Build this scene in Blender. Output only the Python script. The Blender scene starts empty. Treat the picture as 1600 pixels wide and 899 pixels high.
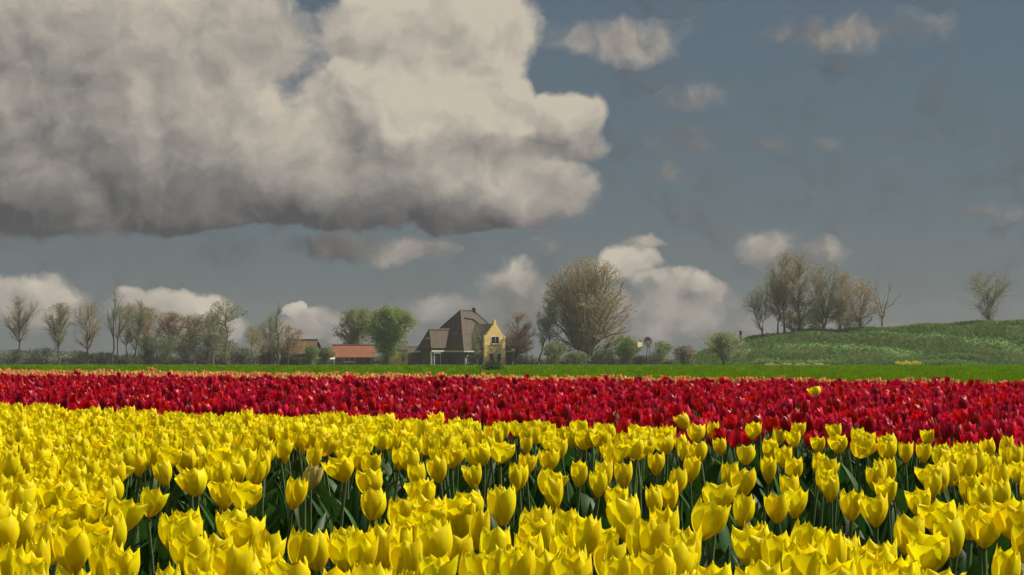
import bpy, bmesh, math, random
import numpy as np
from mathutils import Vector, Matrix

scene = bpy.context.scene
COL = scene.collection
R = math.radians

# ------------------------------------------------------------------ camera
F = 4800.0            # focal length in photo pixels (photo 1600 wide)
HZ = 555.0            # horizon row in the photo
H = 0.71              # camera height above the tulip soil
HT = 0.44             # height of the tulip tops
cam_d = bpy.data.cameras.new('camera')
cam = bpy.data.objects.new('camera', cam_d)
COL.objects.link(cam)
cam.location = (0, 0, H)
cam.rotation_euler = (R(90), 0, 0)
cam_d.sensor_width = 36.0
cam_d.lens = F / 1600 * 36.0
cam_d.shift_y = (HZ - 449.5) / 1600
cam_d.clip_start = 0.05
cam_d.clip_end = 20000
scene.camera = cam

# ------------------------------------------------------------------ light
SUN_AZ, SUN_EL = R(72), R(46)      # from the right and a little ahead of the camera, so the flowers glow against it
SKY_STRENGTH = 0.07
sun_d = bpy.data.lights.new('sun', 'SUN')
sun_d.energy = 5.0
sun_d.angle = R(0.5)
sun_d.color = (1.0, 0.92, 0.78)
sun = bpy.data.objects.new('sun', sun_d)
COL.objects.link(sun)
to_sun = Vector((math.cos(SUN_EL) * math.sin(SUN_AZ), math.cos(SUN_EL) * math.cos(SUN_AZ), math.sin(SUN_EL)))
sun.rotation_euler = to_sun.to_track_quat('Z', 'Y').to_euler()
scene.view_settings.view_transform = 'Standard'
scene.view_settings.look = 'None'
EXPO = 0.30
scene.view_settings.exposure = EXPO
scene.view_settings.gamma = 1.0
scene.view_settings.use_curve_mapping = False
scene.render.engine = 'CYCLES'
scene.cycles.use_adaptive_sampling = True
scene.cycles.adaptive_threshold = .025
scene.cycles.max_bounces = 5
scene.cycles.transparent_max_bounces = 6
scene.cycles.caustics_reflective = False
scene.cycles.caustics_refractive = False


def U(px): return (px - 800.0) / F           # azimuth-ish of a photo column
def V(py): return (HZ - py) / F              # elevation-ish of a photo row


class NT:
    """small helper to wire nodes"""
    def __init__(s, tree): s.t = tree

    def n(s, kind, **kw):
        nd = s.t.nodes.new(kind)
        for k, v in kw.items(): setattr(nd, k, v)
        return nd

    def put(s, sock, v):
        if hasattr(v, 'node'): s.t.links.new(v, sock)
        else: sock.default_value = v

    def m(s, op, a, b=None, c=None, clamp=False):
        nd = s.n('ShaderNodeMath', operation=op, use_clamp=clamp)
        s.put(nd.inputs[0], a)
        if b is not None: s.put(nd.inputs[1], b)
        if c is not None: s.put(nd.inputs[2], c)
        return nd.outputs[0]

    def v(s, op, a, b=None):
        nd = s.n('ShaderNodeVectorMath', operation=op)
        s.put(nd.inputs[0], a)
        if b is not None: s.put(nd.inputs[1], b)
        return nd.outputs['Value'] if op in ('DOT_PRODUCT', 'LENGTH') else nd.outputs['Vector']

    def noise(s, vec, scale, detail=4, rough=.55, col=False, w=None):
        nd = s.n('ShaderNodeTexNoise')
        if w is not None:
            nd.noise_dimensions = '4D'; nd.inputs['W'].default_value = w
        s.put(nd.inputs['Vector'], vec)
        nd.inputs['Scale'].default_value = scale
        nd.inputs['Detail'].default_value = detail
        nd.inputs['Roughness'].default_value = rough
        return nd.outputs['Color'] if col else nd.outputs[0]

    def mix(s, f, a, b):
        nd = s.n('ShaderNodeMix', data_type='RGBA')
        s.put(nd.inputs[0], f); s.put(nd.inputs[6], a); s.put(nd.inputs[7], b)
        return nd.outputs[2]

    def smooth(s, x, lo, hi):
        nd = s.n('ShaderNodeMapRange', interpolation_type='SMOOTHSTEP')
        s.put(nd.inputs[0], x)
        nd.inputs[1].default_value = lo; nd.inputs[2].default_value = hi
        return nd.outputs[0]


# ------------------------------------------------------------------ sky with cumulus
world = bpy.data.worlds.new('World')
scene.world = world
world.use_nodes = True
wt = world.node_tree
world.cycles.sampling_method = 'MANUAL'
world.cycles.sample_map_resolution = 256
wt.nodes.clear()
W = NT(wt)
sky = W.n('ShaderNodeTexSky', sky_type='NISHITA')
sky.sun_disc = False
sky.sun_elevation = SUN_EL
sky.sun_rotation = SUN_AZ
sky.altitude = 0
sky.air_density = 1.0
sky.dust_density = 0.1
sky.ozone_density = 2.5
gen = W.n('ShaderNodeTexCoord').outputs['Generated']
sep = W.n('ShaderNodeSeparateXYZ'); W.put(sep.inputs[0], gen)
az = W.m('ARCTAN2', sep.outputs[0], sep.outputs[1])
el = W.m('ARCSINE', sep.outputs[2])
cmb = W.n('ShaderNodeCombineXYZ'); W.put(cmb.inputs[0], az); W.put(cmb.inputs[1], el)
P0 = cmb.outputs[0]
# billowy domain warp (two sizes)
w1 = W.v('SUBTRACT', W.noise(P0, 30, 3, .5, True), (.5, .5, .5))
w2 = W.v('SUBTRACT', W.noise(P0, 110, 4, .55, True), (.5, .5, .5))
wsum = W.v('ADD', W.v('MULTIPLY', w1, (.026, .016, 0)), W.v('MULTIPLY', w2, (.008, .0065, 0)))
P1 = W.v('ADD', P0, wsum)
# clouds: photo column, row, half-width, half-height, brightness 0..1, strength
CL = [
    (60, 240, 330, 120, .42, 1.0), (285, 175, 160, 88, .74, 1.0), (200, 60, 285, 95, .66, 1.0), (430, 228, 120, 60, .72, 1.0),
    (600, 165, 150, 80, .92, 1.0), (715, 185, 115, 90, 1.0, 1.0), (735, 120, 80, 60, .98, 1.0),
    (675, 55, 158, 85, .85, 1.0), (560, 130, 60, 40, .90, .9),
    (885, 186, 60, 44, .84, .85), (880, 225, 70, 26, .50, .6), (800, 236, 85, 20, .38, .7), (850, 290, 72, 52, .62, .75),
    (640, 265, 170, 62, .62, 1.0), (770, 290, 110, 56, .76, .9), (520, 280, 150, 50, .52, 1.0), (300, 285, 240, 50, .36, 1.0),
    (120, 310, 260, 56, .20, 1.0), (620, 335, 260, 30, .20, .9), (250, 345, 190, 18, .06, .8),
    (700, 352, 110, 18, .08, .8), (550, 195, 70, 34, .46, .30), (640, 235, 80, 30, .52, .5), (230, 235, 90, 30, .30, .4),
    (530, 388, 95, 22, .14, .42), (640, 395, 75, 22, .45, .45), (850, 385, 36, 15, .30, .25),
    (300, 484, 66, 34, .85, .8), (215, 486, 42, 28, .70, .6), (365, 500, 40, 26, .55, .5),
    (474, 489, 17, 15, .80, .8), (505, 516, 60, 28, .55, .5), (610, 520, 70, 24, .3, .35),
    (795, 438, 48, 30, .66, .55), (840, 470, 95, 34, .38, .5), (700, 482, 80, 20, .38, .36),
    (1000, 388, 36, 12, .75, .45), (975, 415, 44, 26, .88, .58), (1050, 438, 56, 20, .82, .55),
    (1085, 500, 62, 34, .52, .46), (1040, 515, 110, 30, .40, .42), (985, 470, 60, 26, .40, .45), (1065, 472, 84, 38, .55, .55), (1170, 520, 120, 34, .40, .4),
    (1200, 388, 46, 28, .55, .42), (1285, 400, 60, 24, .40, .28), (1330, 520, 120, 26, .36, .32),
    (1080, 215, 66, 34, .26, .25), (1035, 268, 60, 20, .26, .20), (1195, 230, 40, 16, .24, .19),
    (1285, 236, 36, 10, .24, .19), (1405, 214, 66, 22, .26, .21), (1420, 258, 48, 14, .24, .20),
    (1090, 145, 60, 18, .34, .20), (1520, 330, 70, 18, .36, .25), (60, 470, 80, 40, .7, .6),
    (-60, 380, 120, 20, .3, .4), (980, 60, 120, 34, .6, .38), (1330, 50, 170, 26, .45, .30),
]
# lobes that bulge out of the big cumulus
rl = random.Random(4)
for cx, cy, rx, ry, br in ((640, 150, 165, 70, .92), (720, 190, 115, 80, .95), (330, 160, 165, 75, .72), (560, 245, 200, 55, .62), (770, 285, 115, 48, .72), (200, 235, 200, 70, .44)):
    for k in range(3):
        t = rl.uniform(-.3, 3.3)
        CL.append((cx + rx * .8 * math.cos(t), cy - ry * .75 * math.sin(t), rl.uniform(30, 58), rl.uniform(24, 40), min(1, br + rl.uniform(-.12, .12)), .9))
gb = bpy.data.node_groups.new('billow', 'ShaderNodeTree')
for nm_, tp_ in (('P', 'Vector'), ('Inv', 'Vector'), ('Off', 'Vector'), ('Lit', 'Vector'), ('Br', 'Float'), ('St', 'Float'), ('Dens', 'Float'), ('Num', 'Float'), ('Den', 'Float')):
    gb.interface.new_socket(nm_, in_out='INPUT', socket_type='NodeSocket' + tp_)
for nm_ in ('Dens', 'Num', 'Den'): gb.interface.new_socket(nm_, in_out='OUTPUT', socket_type='NodeSocketFloat')
G = NT(gb)
gi_, go_ = G.n('NodeGroupInput').outputs, G.n('NodeGroupOutput').inputs
qn = G.n('ShaderNodeVectorMath', operation='MULTIPLY_ADD')
for k_ in range(3): G.put(qn.inputs[k_], gi_[k_])
q = qn.outputs[0]
wgt = G.m('SUBTRACT', 1.0, G.v('DOT_PRODUCT', q, q), clamp=True)
wp = G.m('MULTIPLY', wgt, wgt)
lv_ = G.m('ADD', G.v('DOT_PRODUCT', q, gi_['Lit']), gi_['Br'])      # each billow is lit from the upper right
G.put(go_['Dens'], G.m('SMOOTH_MAX', gi_['Dens'], G.m('MULTIPLY', wgt, gi_['St']), .10))
G.put(go_['Num'], G.m('MULTIPLY_ADD', wp, lv_, gi_['Num']))
G.put(go_['Den'], G.m('ADD', wp, gi_['Den']))
dens = num = den = 0.0
for cx, cy, rx, ry, br, st in CL:
    ix, iy = F / (rx * 1.22), F / (ry * 1.22)
    amp = .26 if (ry > 22 and st > .5) else .10
    nd = W.n('ShaderNodeGroup', node_tree=gb)
    for k_, v_ in (('P', P1), ('Inv', (ix, iy, 0)), ('Off', (-U(cx) * ix, -V(cy) * iy, 0)), ('Lit', (.45 * amp, .9 * amp, 0)), ('Br', br), ('St', st), ('Dens', dens), ('Num', num), ('Den', den)):
        W.put(nd.inputs[k_], v_)
    dens, num, den = (nd.outputs[k_] for k_ in ('Dens', 'Num', 'Den'))
# the same kind of broken cumulus goes on over the rest of the sky
far_n = W.noise(gen, 3.2, 7, .55)
aw = W.m('DIVIDE', az, .20); ew = W.m('DIVIDE', W.m('SUBTRACT', el, .06), .085)
outside = W.smooth(W.m('ADD', W.m('MULTIPLY', aw, aw), W.m('MULTIPLY', ew, ew)), .9, 2.2)
gen_d = W.m('MULTIPLY', W.smooth(far_n, .46, .62), outside)
dens = W.m('MAXIMUM', dens, gen_d)
num = W.m('MULTIPLY_ADD', gen_d, .6, num)
den = W.m('ADD', den, gen_d)
# light falls on the billows from the upper right: compare the field with itself a little way towards the sun
f1 = W.noise(P1, 34, 5, .54)
f2 = W.noise(W.v('ADD', P1, (.0048, .0055, 0)), 34, 5, .54)
g1 = W.noise(P1, 110, 5, .56)
d2 = W.m('ADD', dens, W.m('ADD', W.m('MULTIPLY', W.m('SUBTRACT', f1, .5), .60), W.m('MULTIPLY', W.m('SUBTRACT', g1, .5), .46)))
alpha = W.smooth(d2, .05, .42)
relief = W.m('ADD', W.m('MULTIPLY', W.m('SUBTRACT', f1, f2), 1.25), W.m('MULTIPLY', W.m('SUBTRACT', g1, .5), .34))
base_b = W.m('DIVIDE', num, W.m('MAXIMUM', den, .02))
bright = W.m('ADD', base_b, relief, clamp=True)
ramp = W.n('ShaderNodeValToRGB')
W.put(ramp.inputs[0], bright)
cr = ramp.color_ramp
cr.elements[0].position = 0.0; cr.elements[0].color = (.085, .085, .088, 1)
cr.elements[1].position = 1.0; cr.elements[1].color = (.56, .50, .41, 1)
e = cr.elements.new(.35); e.color = (.19, .182, .172, 1)
e = cr.elements.new(.70); e.color = (.38, .345, .30, 1)
cloud_col = W.v('MULTIPLY', ramp.outputs[0], (1 / SKY_STRENGTH / 2 ** EXPO,) * 3)
sky_t = W.v('MULTIPLY', sky.outputs[0], (.32, .335, .40))
veil = tuple(c / SKY_STRENGTH / 2 ** EXPO for c in (.112, .145, .160)) + (1,)
sky_t = W.mix(.55, sky_t, veil)      # thin even veil of high cloud
col = W.mix(alpha, sky_t, cloud_col)
bg = W.n('ShaderNodeBackground')
W.put(bg.inputs[0], col)
bg.inputs[1].default_value = SKY_STRENGTH
wo = W.n('ShaderNodeOutputWorld')
wt.links.new(bg.outputs[0], wo.inputs[0])


# ------------------------------------------------------------------ helpers
def smoothstep(t):
    t = np.clip(t, 0, 1)
    return t * t * (3 - 2 * t)


GZ = -1.29
def gz(x, y):
    """height of the land: the flower field, then a slow fall to the farm land"""
    return GZ * smoothstep((np.asarray(y, float) - 50) / 510)


def at(px, py, Y):
    return Vector(((px - 800) * Y / F, Y, H - (py - HZ) * Y / F))


def onground(px, Y):
    return Vector(((px - 800) * Y / F, Y, float(gz(0, Y))))


def tag(o, label=None, cat=None, group=None, kind=None):
    if label: o['label'] = label
    if cat: o['category'] = cat
    if group: o['group'] = group
    if kind: o['kind'] = kind
    return o


def empty(name, loc=(0, 0, 0), rz=0, **kw):
    o = bpy.data.objects.new(name, None)
    o.empty_display_size = .1
    COL.objects.link(o)
    o.location = loc
    o.rotation_euler = (0, 0, rz)
    return tag(o, **kw)


def link(name, me, parent=None, loc=(0, 0, 0), **kw):
    o = bpy.data.objects.new(name, me)
    COL.objects.link(o)
    o.location = loc
    if parent: o.parent = parent
    return tag(o, **kw)


def np_mesh(name, verts, faces_list, mats, midx=None, smooth=False, attr=None):
    """verts (n,3); faces_list: list of int arrays (m,k)"""
    me = bpy.data.meshes.new(name)
    verts = np.asarray(verts, np.float32)
    me.vertices.add(len(verts))
    me.vertices.foreach_set('co', verts.ravel())
    loops, starts, tot = [], [], 0
    for f in faces_list:
        f = np.asarray(f, np.int32)
        if len(f) == 0: continue
        k = f.shape[1]
        loops.append(f.ravel())
        starts.append(tot + np.arange(len(f)) * k)
        tot += f.size
    loops = np.concatenate(loops).astype(np.int32)
    starts = np.concatenate(starts).astype(np.int32)
    me.loops.add(len(loops))
    me.loops.foreach_set('vertex_index', loops)
    me.polygons.add(len(starts))
    me.polygons.foreach_set('loop_start', starts)
    for m in (mats if isinstance(mats, (list, tuple)) else [mats]): me.materials.append(m)
    if midx is not None: me.polygons.foreach_set('material_index', np.asarray(midx, np.int32))
    me.update(calc_edges=True)
    if smooth: me.polygons.foreach_set('use_smooth', np.ones(len(starts), bool))
    if attr is not None:
        a = me.attributes.new('along', 'FLOAT', 'POINT')
        a.data.foreach_set('value', np.asarray(attr, np.float32))
    return me


class MB:
    """collects simple solids and makes one mesh of them"""
    def __init__(s): s.v, s.f = [], []

    def add(s, verts, faces):
        o = len(s.v)
        s.v += [tuple(p) for p in verts]
        s.f += [tuple(i + o for i in f) for f in faces]
        return s

    def box(s, lo, hi, M=None):
        x0, y0, z0 = lo; x1, y1, z1 = hi
        vs = [(x0, y0, z0), (x1, y0, z0), (x1, y1, z0), (x0, y1, z0), (x0, y0, z1), (x1, y0, z1), (x1, y1, z1), (x0, y1, z1)]
        if M is not None: vs = [M @ Vector(p) for p in vs]
        return s.add(vs, [(0, 3, 2, 1), (4, 5, 6, 7), (0, 1, 5, 4), (1, 2, 6, 5), (2, 3, 7, 6), (3, 0, 4, 7)])

    def prism(s, poly, y0, y1, M=None):
        """polygon in x,z extruded along y"""
        n = len(poly)
        vs = [(x, y0, z) for x, z in poly] + [(x, y1, z) for x, z in poly]
        if M is not None: vs = [M @ Vector(p) for p in vs]
        fs = [tuple(range(n)), tuple(range(2 * n - 1, n - 1, -1))]
        fs += [(i, i + n, (i + 1) % n + n, (i + 1) % n) for i in range(n)]
        return s.add(vs, fs)

    def slab(s, quad, t):
        """a planar polygon given by its top corners, thickness t downward along its normal"""
        q = [Vector(p) for p in quad]
        nrm = (q[1] - q[0]).cross(q[2] - q[0]).normalized()
        if nrm.z < 0: nrm = -nrm
        n = len(q)
        b = [p - nrm * t for p in q]
        fs = [tuple(range(n)), tuple(range(2 * n - 1, n - 1, -1))]
        fs += [(i, i + n, (i + 1) % n + n, (i + 1) % n) for i in range(n)]
        return s.add(q + b, fs)

    def tube(s, p0, p1, r0, r1=None, k=8):
        r1 = r0 if r1 is None else r1
        p0, p1 = Vector(p0), Vector(p1)
        d = (p1 - p0).normalized()
        a = d.orthogonal().normalized(); b = d.cross(a)
        vs = []
        for p, r in ((p0, r0), (p1, r1)):
            for i in range(k):
                t = 2 * math.pi * i / k
                vs.append(p + (a * math.cos(t) + b * math.sin(t)) * r)
        fs = [(i, (i + 1) % k, (i + 1) % k + k, i + k) for i in range(k)]
        fs += [tuple(range(k - 1, -1, -1)), tuple(range(k, 2 * k))]
        return s.add(vs, fs)

    def build(s, name, mat, parent=None, loc=(0, 0, 0), smooth=False, **kw):
        me = bpy.data.meshes.new(name)
        me.from_pydata(s.v, [], s.f)
        me.materials.append(mat)
        bm = bmesh.new(); bm.from_mesh(me)
        bmesh.ops.recalc_face_normals(bm, faces=bm.faces)
        bm.to_mesh(me); bm.free()
        if smooth: me.polygons.foreach_set('use_smooth', np.ones(len(me.polygons), bool))
        return link(name, me, parent, loc, **kw)


# ------------------------------------------------------------------ materials
def mat(name, c, rough=.7, var=.25, scale=3.0, trans=0.0, spec=.3, rnd=0.0, c2=None, bump=0.0, hue=0.0, tcol=None, base_c=None, stretch=(1, 1, 1)):
    m = bpy.data.materials.new(name)
    m.use_nodes = True
    t = NT(m.node_tree)
    bs = m.node_tree.nodes['Principled BSDF']
    out = m.node_tree.nodes['Material Output']
    oc = t.n('ShaderNodeTexCoord').outputs['Object']
    if stretch != (1, 1, 1): oc = t.v('MULTIPLY', oc, stretch)
    nz = t.noise(oc, scale, 5, .6)
    c2 = c2 or tuple(x * (1 - var) for x in c)
    f = t.smooth(nz, .30, .70)
    colr = t.mix(f, (*c2, 1), (*c, 1))
    if base_c is not None:
        at_ = t.n('ShaderNodeAttribute'); at_.attribute_name = 'along'
        colr = t.mix(t.smooth(at_.outputs['Fac'], 0.0, .40), (*base_c, 1), colr)
    if rnd or hue:
        oi = t.n('ShaderNodeObjectInfo').outputs['Random']
        hs = t.n('ShaderNodeHueSaturation')
        t.put(hs.inputs['Color'], colr)
        t.put(hs.inputs['Value'], t.m('MULTIPLY_ADD', oi, 2 * rnd, 1 - rnd))
        r2 = t.m('FRACT', t.m('MULTIPLY', oi, 17.31))
        t.put(hs.inputs['Hue'], t.m('MULTIPLY_ADD', r2, 2 * hue, .5 - hue))
        colr = hs.outputs[0]
    t.put(bs.inputs['Base Color'], colr)
    bs.inputs['Roughness'].default_value = rough
    bs.inputs['Specular IOR Level'].default_value = spec
    if bump:
        bp = t.n('ShaderNodeBump')
        bp.inputs['Strength'].default_value = bump
        bp.inputs['Distance'].default_value = .02
        t.put(bp.inputs['Height'], t.noise(oc, scale * 4, 4, .6))
        t.put(bs.inputs['Normal'], bp.outputs[0])
    if trans:
        tr = t.n('ShaderNodeBsdfTranslucent')
        if tcol:
            mm = t.v('MULTIPLY', colr, tcol)
            t.put(tr.inputs[0], mm)
        else: t.put(tr.inputs[0], colr)
        ms = t.n('ShaderNodeMixShader')
        ms.inputs[0].default_value = trans
        m.node_tree.links.new(bs.outputs[0], ms.inputs[1])
        m.node_tree.links.new(tr.outputs[0], ms.inputs[2])
        m.node_tree.links.new(ms.outputs[0], out.inputs[0])
    return m


M = {}
M['yellow'] = mat('petal_yellow', (.95, .89, .005), .55, scale=85, c2=(.94, .76, .004), trans=.42, spec=.15, rnd=.06, hue=.007, base_c=(.74, .52, .010), stretch=(1, 1, .12))
M['paleyellow'] = mat('petal_pale_yellow', (.74, .66, .20), .5, scale=60, c2=(.66, .54, .12), trans=.35, spec=.2, base_c=(.50, .50, .10), stretch=(1, 1, .15))
M['red'] = mat('petal_red', (.74, .012, .050), .38, scale=70, c2=(.50, .005, .028), trans=.40, spec=.34, rnd=.32, hue=.010, stretch=(1, 1, .12))
M['orange'] = mat('petal_orange', (.92, .56, .22), .5, scale=22, c2=(.88, .42, .13), trans=.35, spec=.3, rnd=.14, hue=.012)
M['stem'] = mat('tulip_stem', (.085, .15, .045), .6, scale=12)
M['leaf'] = mat('tulip_leaf', (.035, .105, .014), .5, scale=10, c2=(.020, .065, .009), trans=.25, spec=.18, rnd=.30, hue=.012, stretch=(1, 1, .3))
M['rough'] = mat('rough_ground', (.10, .105, .055), .95, scale=.12, c2=(.06, .068, .038), bump=.3, spec=.1)
M['soil'] = mat('field_soil', (.050, .040, .026), .95, scale=6, c2=(.028, .028, .014), bump=.6)
M['grass_ground'] = mat('grass_ground', (.12, .22, .006), .95, scale=.25, c2=(.09, .17, .005), bump=.3, spec=.1)
M['grass'] = mat('grass_blade', (.20, .335, .004), .7, scale=.05, c2=(.125, .24, .004), trans=.3, rnd=.48, hue=.022, spec=.10)
M['dike_ground'] = mat('dike_ground', (.125, .21, .050), .95, scale=.15, c2=(.075, .14, .04), bump=.4, spec=.1)
M['weed'] = mat('weed_leaf', (.235, .385, .080), .75, scale=.12, c2=(.115, .220, .055), trans=.25, rnd=.45, hue=.025, spec=.12)
M['weed2'] = mat('weed_seed', (0.408, 0.444, 0.204), .8, scale=.4, trans=.2, rnd=.3, spec=.15)
M['earth'] = mat('bare_earth', (.26, .175, .10), .95, scale=.8, c2=(.15, .11, .065), bump=.6)
M['bark'] = mat('bark_grey_brown', (0.213, 0.188, 0.144), .9, scale=2.5, c2=(0.112, 0.100, 0.077), bump=.5)
M['bark_dark'] = mat('bark_dark', (.080, .072, .058), .9, scale=2.5, c2=(.048, .044, .036), bump=.5)
M['bark_pale'] = mat('bark_pale', (.22, .20, .15), .9, scale=2.5, c2=(.11, .10, .075), bump=.5)
M['twig'] = mat('twig_brown', (.52, .44, .31), .85, scale=.6, c2=(.36, .30, .21))
M['twig_grey'] = mat('twig_grey', (0.390, 0.364, 0.267), .85, scale=.6, c2=(0.260, 0.247, 0.182))
M['twig_red'] = mat('twig_reddish', (0.450, 0.325, 0.250), .85, scale=.6, c2=(0.312, 0.225, 0.175))
M['bud_brown'] = mat('bud_brown', (0.475, 0.350, 0.225), .8, scale=.5, c2=(0.338, 0.263, 0.163), trans=.3)
M['lf_olive'] = mat('leaf_olive', (0.312, 0.348, 0.144), .7, scale=.45, c2=(0.204, 0.240, 0.102), trans=.3)
M['lf_green'] = mat('leaf_spring_green', (.37, .44, .16), .65, scale=.45, c2=(.25, .32, .115), trans=.4)
M['lf_grey'] = mat('leaf_grey_green', (0.250, 0.300, 0.175), .7, scale=.45, c2=(0.156, 0.200, 0.119), trans=.25)
M['lf_dark'] = mat('leaf_dark', (.085, .11, .060), .7, scale=.6, c2=(.050, .070, .042), trans=.15)
M['lf_bush'] = mat('leaf_fresh_bush', (.20, .34, .060), .65, scale=.5, c2=(.12, .23, .05), trans=.3)
M['blossom'] = mat('blossom_white', (.62, .64, .46), .7, scale=1.0, c2=(.45, .50, .30), trans=.2)
M['rape'] = mat('flower_yellow', (.92, .82, .04), .7, scale=2, trans=.4)
M['tile_red'] = mat('roof_tile_red', (.36, .125, .058), .85, scale=1.2, c2=(.24, .095, .05), bump=.4)
M['tile_brown'] = mat('roof_tile_brown', (.118, .088, .064), .85, scale=1.4, c2=(.070, .056, .045), bump=.5)
M['tile_rust'] = mat('roof_tile_rust', (.27, .155, .075), .85, scale=.8, c2=(.15, .105, .06), bump=.5)
M['ridge'] = mat('ridge_tile', (.17, .13, .10), .85, scale=2)
M['tar'] = mat('tarred_boards', (.075, .082, .078), .8, scale=1.5, c2=(.050, .056, .054), bump=.2)
M['brick_y'] = mat('yellow_plaster', (.82, .61, .23), .85, scale=1.2, c2=(.62, .44, .15), bump=.15)
M['white'] = mat('white_paint', (.70, .68, .58), .6, var=.12, scale=2)
M['glass'] = mat('window_glass', (.020, .024, .028), .12, scale=1.0, spec=.6)
M['grey_board'] = mat('grey_boards', (.20, .21, .20), .85, scale=1.5, c2=(.13, .14, .135))
M['dark_metal'] = mat('dark_painted_metal', (.060, .030, .026), .6, scale=4)
M['vane'] = mat('cream_painted_metal', (.80, .62, .46), .6, var=.15, scale=4)
M['wood_post'] = mat('weathered_wood', (.10, .075, .055), .9, scale=4)
M['skin'] = mat('skin', (.55, .34, .25), .6, var=.08)
M['cloth_white'] = mat('cloth_white', (.62, .60, .54), .85, var=.1)
M['cloth_dark'] = mat('cloth_dark', (.035, .030, .034), .85, var=.2)
M['cloth_beige'] = mat('cloth_beige', (.45, .38, .26), .85, var=.1)
M['hair'] = mat('hair_brown', (.05, .03, .02), .7, var=.2)
M['tyre'] = mat('rubber_black', (.02, .02, .02), .8)
M['steel'] = mat('bicycle_paint', (.05, .06, .08), .4)

# ------------------------------------------------------------------ the land
ys = np.concatenate([np.linspace(-6, 60, 34), np.geomspace(64, 700, 60), np.array([900, 1500])])
xs = np.concatenate([-np.geomspace(700, 90, 8), np.linspace(-80, 80, 41), np.geomspace(90, 700, 8)])
XX, YY = np.meshgrid(xs, ys)
ZZ = gz(XX, YY) - .006
nx, ny = len(xs), len(ys)
ii = (np.arange(ny - 1)[:, None] * nx + np.arange(nx - 1)[None]).ravel()
quads = np.stack([ii, ii + 1, ii + nx + 1, ii + nx], 1)
g = link('ground', np_mesh('ground', np.stack([XX, YY, ZZ], -1).reshape(-1, 3), [quads], M['grass_ground'], smooth=True))
tag(g, kind='structure')

fx_ = np.linspace(-400, 400, 41); fr_ = np.array([[(x, y, float(gz(x, y)) + .01 + (.0 if y > 594 else -.02)) for x in fx_] for y in (592, 600, 640, 720, 900, 1500)])
ii = (np.arange(5)[:, None] * 41 + np.arange(40)[None]).ravel()
o = link('rough_ground', np_mesh('rough_ground', fr_.reshape(-1, 3), [np.stack([ii, ii + 1, ii + 42, ii + 41], 1)], M['rough'], smooth=True))
tag(o, kind='structure')

# field borders, taken as lines across the land
D = H - HT
def line(pa, pb):
    A = [((p[0] - 800) / F * (F * D / (p[1] - HZ)), F * D / (p[1] - HZ)) for p in (pa, pb)]
    sl = (A[1][1] - A[0][1]) / (A[1][0] - A[0][0])
    return lambda x: A[0][1] + sl * (x - A[0][0])
L_YR = line((173, 633), (1456, 673))      # yellow | red
L_RO = line((173, 587.5), (1456, 596.8))  # red | orange
L_OF = line((173, 580.5), (1456, 594.6))  # far side of the orange
# dark soil of the flower field, just above the land
sx = np.linspace(-16, 16, 33); rows = []
for t in np.linspace(0, 1, 12):
    yv = np.array([(1 - t) * 2.0 + t * (L_OF(x) + .5) for x in sx])
    rows.append(np.stack([sx, yv, gz(sx, yv) + .004 + .012 * np.sin(sx * 7 + t * 40)], -1))
rows = np.array(rows)
ii = (np.arange(11)[:, None] * 33 + np.arange(32)[None]).ravel()
o = link('field_soil', np_mesh('field_soil', rows.reshape(-1, 3), [np.stack([ii, ii + 1, ii + 34, ii + 33], 1)], M['soil'], smooth=True))
tag(o, kind='structure')

# the dike: a long bank that climbs towards the right
CREST_PX = [1040, 1075, 1100, 1140, 1175, 1215, 1250, 1300, 1350, 1400, 1456, 1530, 1620, 1750, 1900]
CREST_PY = [571.5, 566, 554, 541, 532, 525, 520.5, 518.5, 517.5, 514.5, 510.5, 507, 504, 502, 502]
DY0 = 612.0           # crest distance
def crest_h(x):
    px = 800 + x * F / DY0
    py = np.interp(px, CREST_PX, CREST_PY)
    return np.maximum((H - (py - HZ) * DY0 / F) - GZ, 0.0)
def dike_z(x, y):
    h = crest_h(x)
    toe = 582.0
    fr = smoothstep((y - toe) / (DY0 - toe))
    back = 1 - smoothstep((y - DY0 - 5) / 22)
    z = h * np.minimum(fr, back)
    berm = 1.35 * smoothstep((x - 58) / 10) * np.exp(-((y - 584) / 5.5) ** 2)   # low lower bank on the right
    z = np.maximum(z, berm)
    n = .18 * np.sin(x * .55 + np.sin(y * .3)) + .15 * np.sin(y * .8 + x * .21)
    return GZ + z + n * np.clip(z, 0, 1) - .05
dx = np.linspace(28, 150, 140); dyv = np.linspace(574, 640, 70)
XX, YY = np.meshgrid(dx, dyv)
ii = (np.arange(69)[:, None] * 140 + np.arange(139)[None]).ravel()
o = link('dike', np_mesh('dike', np.stack([XX, YY, dike_z(XX, YY)], -1).reshape(-1, 3), [np.stack([ii, ii + 1, ii + 141, ii + 140], 1)], M['dike_ground'], smooth=True))
tag(o, kind='structure')
# strip of bare earth at the foot of the dike
ex = np.linspace(46.5, 61, 60); er = []
for k, t in enumerate(np.linspace(0, 1, 6)):
    yy = 578 + 3.2 * t + .3 * np.sin(ex * 1.3)
    prof = math.sin(math.pi * t) ** .7 * (.42 + .16 * np.sin(ex * 2.1) + .10 * np.sin(ex * 5.3))
    prof = prof * np.clip((ex - 46.5) / 1.5, 0, 1) * np.clip((61 - ex) / 2.0, 0, 1)
    er.append(np.stack([ex, yy, gz(ex, yy) - .02 + prof], -1))
er = np.array(er)
ii = (np.arange(5)[:, None] * 60 + np.arange(59)[None]).ravel()
o = link('earth_bank', np_mesh('earth_bank', er.reshape(-1, 3), [np.stack([ii, ii + 1, ii + 61, ii + 60], 1)], M['earth'], smooth=True))
tag(o, kind='structure')


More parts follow.
